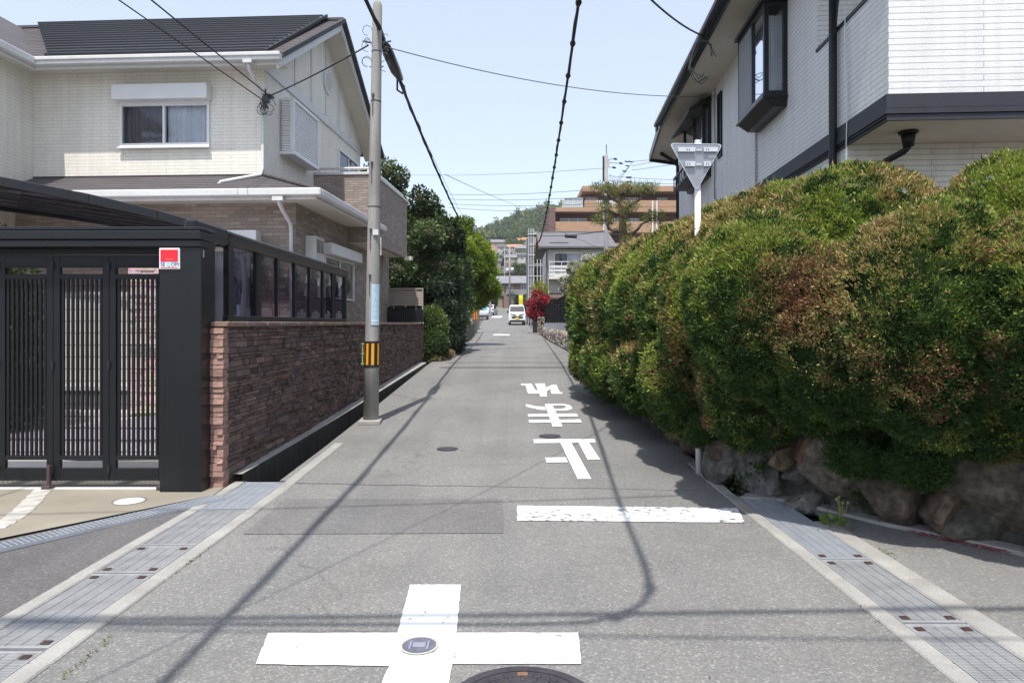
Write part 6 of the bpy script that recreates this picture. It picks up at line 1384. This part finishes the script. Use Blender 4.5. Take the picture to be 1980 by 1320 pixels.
mb = MB(); mb.prism([(ax(1086), .2, az(400.5)), (ax(1128), .2, az(400.5)), (ax(1126), .2, az(383.5)), (ax(1092), .2, az(383.5))], (0, .05, 0)); mb.build('glass_rail', mat('rail_glass', (.4, .45, .46), .2), ap)
mb = MB()
for k in range(5): mb.box(ax(1088 + k * 9.5), ax(1088 + k * 9.5) + .06, .1, .2, az(400.5), az(382.5))
mb.box(ax(1091), ax(1128), .1, .2, az(383.5), az(382.5)); mb.build('rail_posts', WHITE, ap)
mb = MB(); rr = random.Random(3)
for i in range(9): x = 1153 + i * 4.2; mb.box(ax(x), ax(x) + .2, -.08, -.02, az(392 + rr.uniform(0, 8)), az(388)); 
mb.build('laundry', mat('laundry_white', (.6, .62, .68), .8), ap)
# houses at the end of the street
def small_house(label, x, y, w, d, h, wm, rm, rise=1.6, axis='x', wins=(), name='house', over=.5, rz=0):
    z = hill(x, y); t = thing(name, label, 'house', (x, y, z), rz); mb = MB(); mb.box(-w / 2, w / 2, 0, d, -1, h)
    if axis == 'x': mb.prism([(-w / 2, 0, h), (-w / 2, d, h), (-w / 2, d / 2, h + rise)], (w, 0, 0))
    else: mb.prism([(-w / 2, 0, h), (w / 2, 0, h), (0, 0, h + rise)], (0, d, 0))
    mb.build('wall', wm, t); mb = MB(); o = over; k = rise / (d / 2 if axis == 'x' else w / 2)
    if axis == 'x':
        for a, b in ((-o, d / 2), (d + o, d / 2)): mb.prism([(-w / 2 - o, a, h - o * k + .02), (w / 2 + o, a, h - o * k + .02), (w / 2 + o, b, h + rise + .02), (-w / 2 - o, b, h + rise + .02)], (0, 0, .14))
    else:
        for a in (-w / 2 - o, w / 2 + o): mb.prism([(a, -o, h - o * k + .02), (0, -o, h + rise + .02), (0, d + o, h + rise + .02), (a, d + o, h - o * k + .02)], (0, 0, .14))
    mb.build('roof', rm, t)
    for (a, b, z0, z1) in wins:
        mb = MB(); mb.box(a, b, -.06, .05, z0, z1); f = mb.build('window', ALU, t); mb = MB(); mm = (a + b) / 2
        for p, q in ((a + .08, mm - .04), (mm + .04, b - .08)): mb.quad((p, -.07, z0 + .08), (q, -.07, z0 + .08), (q, -.07, z1 - .08), (p, -.07, z1 - .08))
        mb.build('pane', CARG, f)
    return t
GW = mat('grey_render', (.2, .195, .2), .85, .08, 1); LW_ = mat('light_render', (.5, .48, .45), .85, .06, 1); BW = mat('brown_render', (.22, .15, .12), .85, .1, 1)
RG = mat('roof_grey', (.19, .19, .205), .6, .15, .6, .05, 10); RD_ = mat('roof_dark', (.1, .098, .1), .6, .15, .6); RO = mat('roof_orange', (.4, .2, .1), .7, .1, .6)
h1 = small_house('grey two storey house closing the end of the street', -2.45, 148, 4.8, 7, 5.0, GW, RG, 1.7, 'x', ((-1.3, .6, 2.9, 4.5), (-1.3, .9, .5, 1.9)), over=.6)
mb = MB(); mb.prism([(-2.6, -1.2, 2.3), (2.4, -1.2, 2.3), (2.4, 0, 2.75), (-2.6, 0, 2.75)], (0, 0, .1)); mb.build('lower_roof', RD_, h1); mb = MB(); mb.box(-.6, 1.2, -1.5, -1.0, 0, 1.5); mb.build('porch', mat('porch_tan', (.3, .24, .17), .8), h1)
small_house('brown house with a grey roof to the right of the end house', 1.6, 138, 6.5, 7, 5.2, BW, RG, 1.4, 'x', ((-2.6, -1.5, 3, 4.4), (.2, 1.3, 2.6, 4.8)), over=.7)
small_house('white walled house low behind the yellow banner', 1.0, 120, 3.0, 4, 3.0, LW_, RD_, .8)
small_house('pale house behind the maple on the left of the far street', -7.5, 108, 6, 7, 5.5, LW_, RD_, 1.5, 'y', ((-1, 1, 3, 4.5),))
small_house('grey house beyond the white parked car', -6.9, 132, 5, 7, 5.0, GW, RG, 1.5, 'y', ((-1, 1, 3, 4.5),))
rr = random.Random(77); HL = ['cream house with a grey roof', 'white house with a dark roof', 'tan house with an orange roof', 'pale grey house with a light roof']
spots = [(-10.4, 262, 7, LW_, RG, 'cream hillside house furthest left above the maple'), (-5.5, 285, 8, mat('peach', (.45, .28, .15), .8), RG, 'peach hillside house near the pole tops'), (-8.5, 238, 9, LW_, RG, 'long hillside house with a wide pale roof'), (-2.5, 245, 7, GW, RG, 'grey hillside house in the middle of the slope'), (1.2, 262, 7, mat('salmon', (.5, .22, .14), .8), RO, 'salmon hillside house with an orange roof'), (2.6, 236, 6, LW_, RD_, 'cream hillside house with a dark roof by the scaffolding'), (-6.2, 222, 6, GW, RD_, 'lowest grey hillside house beside the pole'), (-12.5, 228, 6, LW_, RD_, 'hillside house half hidden by the maple'), (5.5, 275, 8, LW_, RO, 'cream hillside house with an orange roof behind the scaffolding'), (-3.6, 268, 5, LW_, RD_, 'small white hillside house between the peach and salmon ones'), (-.6, 231, 5, BW, RG, 'brown hillside house low in the middle of the slope'), (-9.2, 255, 5, GW, RD_, 'dark roofed hillside house left of the poles'), (3.4, 256, 5, GW, RG, 'grey hillside house just left of the scaffolding top')]
for x, y, w, wm, rm, lb in spots: y += 78; x *= 1.28; small_house(lb, x, y, w, 6, 4.2, wm, rm, 1.4, 'x', ((-w * .3, -w * .05, 2.2, 3.4), (w * .1, w * .35, 2.2, 3.4)), over=.5)
# trees among the far houses
FT = [(.03, .05, .016), (.05, .078, .022), (.08, .11, .03), (.12, .15, .04)]
for i, (x, y, z, r, lb) in enumerate(((-6.5, 200, 0, 4.2, 'dark green tree below the hillside houses left of the poles'), (-.5, 205, 0, 3.4, 'green tree below the salmon hillside house'), (3.4, 195, 0, 4.6, 'bright green tree beside the scaffolding on the far slope'), (1.9, 112, 0, 1.5, 'clipped green tree behind the yellow banner'), (3.0, 90, 0, 1.5, 'small dark tree between the van and the scaffolding'), (-4.2, 120, 0, 1.7, 'small tree near the white parked car'))):
    b = (x, y, hill(x, y)); cc = cluster((x, y, b[2] + r * 1.05), (r, r, r * .85), 26, (r * .28, r * .45), 90 + i)
    tree('broadleaf_tree', lb, 'tree', b, (x, y, b[2] + r), cc, 22 / (r / 3) ** 2, .16 * r, .055 * r, FT, 70 + i, 2, .9, s=.5, group='trees among the far houses', r0=.05 * r)
# wooded hill
rng = np.random.default_rng(5); rr = random.Random(15); PP = []; NNs = []; CC = []; LL = []; mbk = MB()
base_c = [(.06, .1, .028), (.095, .15, .035), (.14, .19, .045), (.08, .12, .045), (.17, .19, .055), (.16, .135, .07), (.045, .07, .03)]
cnt = 0
for gy in np.arange(292, 600, 8.5):
    for gx in np.arange(-150, 150, 8.5):
        x = gx + rr.uniform(-3.5, 3.5); y = gy + rr.uniform(-3.5, 3.5)
        if abs(x + 4) > 40 + (y - 290) * .42 or (y < 352 and abs(x + 4) < 16 and rr.random() < .93) or (y < 372 and abs(x + 4) < 16 and rr.random() < .5): continue
        z = hill(x, y); r = rr.uniform(3.6, 6.2); conif = rr.random() < .13; hh = r * (1.5 if conif else .85); rx = r * (.5 if conif else 1); c = np.array(rr.choice(base_c)) * rr.uniform(.75, 1.25)
        n = 150; d = unit(rng.normal(size=(n, 3))); d[:, 2] = np.abs(d[:, 2]) * 1.0 - .15; bump = 1 + .2 * np.sin(d[:, :1] * 5 + cnt) * np.cos(d[:, 1:2] * 6 + d[:, 2:] * 5 + cnt)
        P = np.array([x, y, z + r * .6]) + d * np.array([rx, rx, hh]) * bump; PP.append(P); NNs.append(d); CC.append(np.repeat((c * np.clip(1 + .0 * d[:, 2:], .5, 1.5)), 1, 0)); cnt += 1
        mbk.ball((x, y, z + r * .5), (rx * .82, rx * .82, hh * .85), 0, 8, 6); mbk.tube([(x, y, z - 1), (x, y, z + r * .5)], [.3, .2], 5)
fo = leaf_mesh('forest', np.concatenate(PP), np.concatenate(NNs), 1.35, .5, np.concatenate(CC), leafmat('forest_leaf', .25, .6), None, .7, 1, .2, rng)
fo['kind'] = 'stuff'; fo['label'] = 'dense green wood covering the hill beyond the houses'
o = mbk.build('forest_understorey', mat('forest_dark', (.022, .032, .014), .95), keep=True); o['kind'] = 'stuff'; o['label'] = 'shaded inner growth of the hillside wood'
# ================================================================== CABLES
def sagline(a, b, sag, n=28):
    a = Vector(a); b = Vector(b); return [a.lerp(b, i / n) - Vector((0, 0, sag * 4 * (i / n) * (1 - i / n))) for i in range(n + 1)]
def cable(label, pts, r, m=CABLE, n=6, name='overhead_cable', group=None, twist=0):
    mb = MB()
    if twist:
        P = [Vector(p) for p in pts]
        for k in range(3):
            mb.tube([p + Vector((math.cos(i * .9 + k * 2.1), 0, math.sin(i * .9 + k * 2.1))) * r * .6 for i, p in enumerate(P)], r * .55, n)
    else: mb.tube(pts, r, n)
    return tag(mb.build(name, m, smooth=True), label, 'cable', group)
GREYC = mat('cable_weathered', (.09, .09, .095), .6)
# thick bundle along the left side, passing the near pole
P = sagline((-1.86, -9, 5.9), (-1.86, 9.5, 5.62), .12, 40) + sagline((-1.86, 9.5, 5.62), (-1.95, 24, 5.35), .1, 40)[1:] + sagline((-1.95, 24, 5.35), (-2.35, 45, 5.6), .2, 30)[1:]
mc = thing('overhead_cable', 'thick black cable bundle sloping along the left side past the near concrete pole', 'cable', P[40])
o0 = Vector(mc.location); mb = MB()
mb.tube([p - o0 for p in P], .027, 8); mb.tube([p - o0 + Vector((.028 * math.cos(i * 1.1), 0, .028 * math.sin(i * 1.1) + .01)) for i, p in enumerate(P)], .013, 6); mb.build('cable_strand', CABLE, mc, smooth=True)
q = [Vector((-1.86, y, z)) - o0 for y, z in ((10.05, 5.6), (10.12, 5.6), (10.3, 5.56), (10.9, 5.54), (11.35, 5.57), (11.45, 5.6))]; mb = MB(); mb.tube(q, [.04, .06, .085, .085, .055, .04], 12); mb.build('splice_closure', BLACK_G, mc, smooth=True)
mb = MB(); mb.tube([Vector((-1.88, 11.2, 5.52)) - o0, Vector((-1.9, 11.3, 5.36)) - o0, Vector((-1.86, 11.6, 5.4)) - o0, Vector((-1.86, 11.8, 5.6)) - o0], .016, 6); mb.tube([Vector((-1.86, 9.6, 5.62)) - o0, Vector((-1.9, 9.6, 5.55)) - o0, Vector((-1.87, 10.2, 5.5)) - o0], .03, 8); mb.build('slack_loop', CABLE, mc, smooth=True)
# knotted cable on the right side
P = sagline((-9, .9, 6.3), (-.3, 1.17, 5.32), .1, 22) + [Vector(q) for q in ((.0, 1.2, 5.3), (.2, 1.3, 5.3), (.33, 1.45, 5.31), (.4, 1.65, 5.33), (.435, 1.9, 5.35), (.5, 3.25, 5.35), (.66, 5.8, 5.34), (.8, 8.2, 5.35))] + sagline((.8, 8.2, 5.35), (1.62, 45, 6.9), .95, 70)[1:]
kc = thing('overhead_cable', 'black knotted cable running high above the right half of the road', 'cable', P[30]); o0 = Vector(kc.location); mb = MB(); mb.tube([p - o0 for p in P], .02, 7); mb.tube([p - o0 + Vector((.02 * math.cos(i * 1.3), 0, .02 * math.sin(i * 1.3) + .008)) for i, p in enumerate(P)], .01, 6); mb.build('cable_strand', CABLE, kc, smooth=True)
for i in range(24, len(P) - 1, 2): d = (P[i + 1] - P[i]).normalized(); mb = MB(); mb.tube([P[i] - o0 - d * .12, P[i] - o0, P[i] - o0 + d * .12], [.012, .042, .012], 7); mb.build('cable_tie', CABLE, kc, smooth=True)
PT = Vector((-1.985 + .095 / 6 * 5.3, 9.6, G(9.6) + 5.3))
br_ = LH(.1, -.12, 5.6)
cable('thin wire from the near pole down to the bracket on the cream house', sagline(PT + Vector((-.12, 0, .0)), br_, .03), .011)
cable('lower of two wires coming from overhead to the cream house bracket', sagline(br_ + (px(248, 0, 8.6) - br_) * 4, br_ + Vector((-.05, -.02, -.08)), .0, 40), .009)
cable('upper of two wires coming from overhead to the cream house bracket', sagline(br_ + (px(285, 0, 8.6) - br_) * 4, br_ + Vector((0, -.02, .05)), .0, 40), .011)
RH_ = lambda u, v, z: Matrix.Translation(rh.location) @ Matrix.Rotation(rh.rotation_euler.z, 4, 'Z') @ Vector((u, v, z))
cable('grey wire crossing the road from the near pole to the white sided house', sagline(PT + Vector((.12, 0, -.02)), RH_(-.02, 7.6, 6.35), .22), .007, GREYC)
E0 = RH_(-.82, 4.9, 6.52); E1 = px(1255, -4, 8.8); P = sagline(E0, E1, .06, 20) + [E0 + (E1 - E0) * k for k in (1.6, 2.4, 3.4, 4.6)]
cable('black wire dropping to the eave of the white sided house', P, [.014] * 21 + [.008, .005, .005, .005])
mb = MB(); rr = random.Random(5); c0 = RH_(-.82, 4.9, 6.45)
for i in range(5): r = rr.uniform(.12, .3); mb.tube([c0 + Vector((rr.uniform(-.05, .05) + r * .6 * math.cos(t * .7), .05 * t, -r + r * 1.2 * math.sin(t * .7))) for t in range(9)], .007, 5)
tag(mb.build('wire_loop', GREYC), 'tangle of thin wire loops hanging at the eave of the white sided house', 'wire')
cable('faint wire running beside the thick bundle down to the far left', sagline(PT + Vector((.13, 0, -.1)), (-1.75, 24, 5.3), .1), .005, GREYC)
UP = Vector((4.42, 32, G(32)))
for i, (z, yl, lb) in enumerate(((7.25, 376, 'top'), (6.9, 385, 'second'), (6.55, 394, 'third'), (6.2, 401.5, 'lowest'))):
    cable(f'{lb} of four parallel wires from the insulator pole to behind the left trees', sagline(UP + Vector((0, 0, z)), px(868, yl, 40), .12), .012, GREYC, group='wires from the insulator pole')
for i, (z, x, y, lb) in enumerate(((8.6, 1330, 292, 'upper'), (8.4, 1330, 284, 'middle'), (8.2, 1330, 298, 'lower'))):
    cable(f'{lb} wire from the black insulators to the white sided house side', sagline(UP + Vector((1.2, 0, z - .1)), px(x + 40, y + i * 3, 30), .05), .01, GREYC, group='wires right of the insulator pole')
for i, (ya, yb, lb) in enumerate(((344, 348, 'upper'), (353, 356, 'lower'))):
    P = sagline(px(1178, ya - 4, 32), px(1340, yb, 30), .05); c = thing('overhead_cable', f'{lb} wire with a black sleeve right of the insulator pole', 'cable', P[0]); o0 = Vector(P[0]); mb = MB(); mb.tube([p - o0 for p in P], .01, 5); mb.build('cable_strand', GREYC, c); mb = MB(); q = P[6] - o0; mb.tube([q, q + Vector((.24, 0, -.005))], .045, 8); mb.build('sleeve', CABLE, c)
cable('faint wire high across the sky to the insulator pole', sagline(px(790, 338, 50), UP + Vector((0, 0, 8.2)), .15), .01, GREYC)
cable('faint wire slanting down from the thick bundle to the wooded hill', sagline(px(860, 337, 19.5), px(1020, 404, 60), .1), .009, GREYC)
cable('dark wire across the wood to the scaffolding', sagline(px(925, 460, 60), px(1060, 452, 55), .1), .03, CABLE)
cable('second faint wire across the wood above the hillside houses', sagline(px(915, 440, 70), px(1050, 437, 70), .1), .018, GREYC)
P = sagline(px(1048, 456, 45), px(1215, 437, 30), .15); c = thing('overhead_cable', 'black cable with a box closure over the grey roof', 'cable', P[0]); o0 = Vector(P[0]); mb = MB(); mb.tube([p - o0 for p in P], .022, 6); mb.build('cable_strand', CABLE, c); q = P[12] - o0; mb = MB(); mb.tube([q + Vector((-.35, 0, -.04)), q + Vector((-.3, 0, -.05)), q + Vector((.3, 0, -.08)), q + Vector((.35, 0, -.08))], [.05, .1, .1, .05], 8); mb.build('splice_closure', CABLE, c)
cable('thin wire slanting from the far pole down over the grey roof', sagline(px(1050, 430, 45), px(1160, 480, 44), .05), .012, CABLE)
cable('wire along the far street at the end houses', sagline(px(945, 527, 95), px(1010, 524, 100), .3), .03, CABLE)
# wires that cross above the viewer and lay their shadows over the crossing
cable('thick wire crossing high above the near road', sagline((-9, .35, 7.2), (9, .95, 7.0), .25), .026)
cable('thin wire crossing above the near road beside the thick one', sagline((-9, 1.0, 6.2), (9, .6, 6.0), .2), .012)
cable('thin wire crossing the road beyond the stop line', sagline((-6, 2.2, 7.0), (6, 3.7, 7.0), .2), .012)

# ------------------------------------------------------------------ thin haze over the whole place
mb = MB(); mb.box(-905, 905, -65, 905, -4, 190)
hz_ = mb.build('haze', (lambda: (lambda m: m)(bpy.data.materials.new('haze_air')))(), keep=True); hm = hz_.data.materials[0]; hm.use_nodes = True; ht = hm.node_tree; ht.nodes.clear()
ho = ht.nodes.new('ShaderNodeOutputMaterial'); hv = ht.nodes.new('ShaderNodeVolumePrincipled'); hv.inputs['Density'].default_value = .00026; hv.inputs['Color'].default_value = (.86, .92, 1, 1)
ht.links.new(hv.outputs[0], ho.inputs['Volume']); hz_['kind'] = 'stuff'
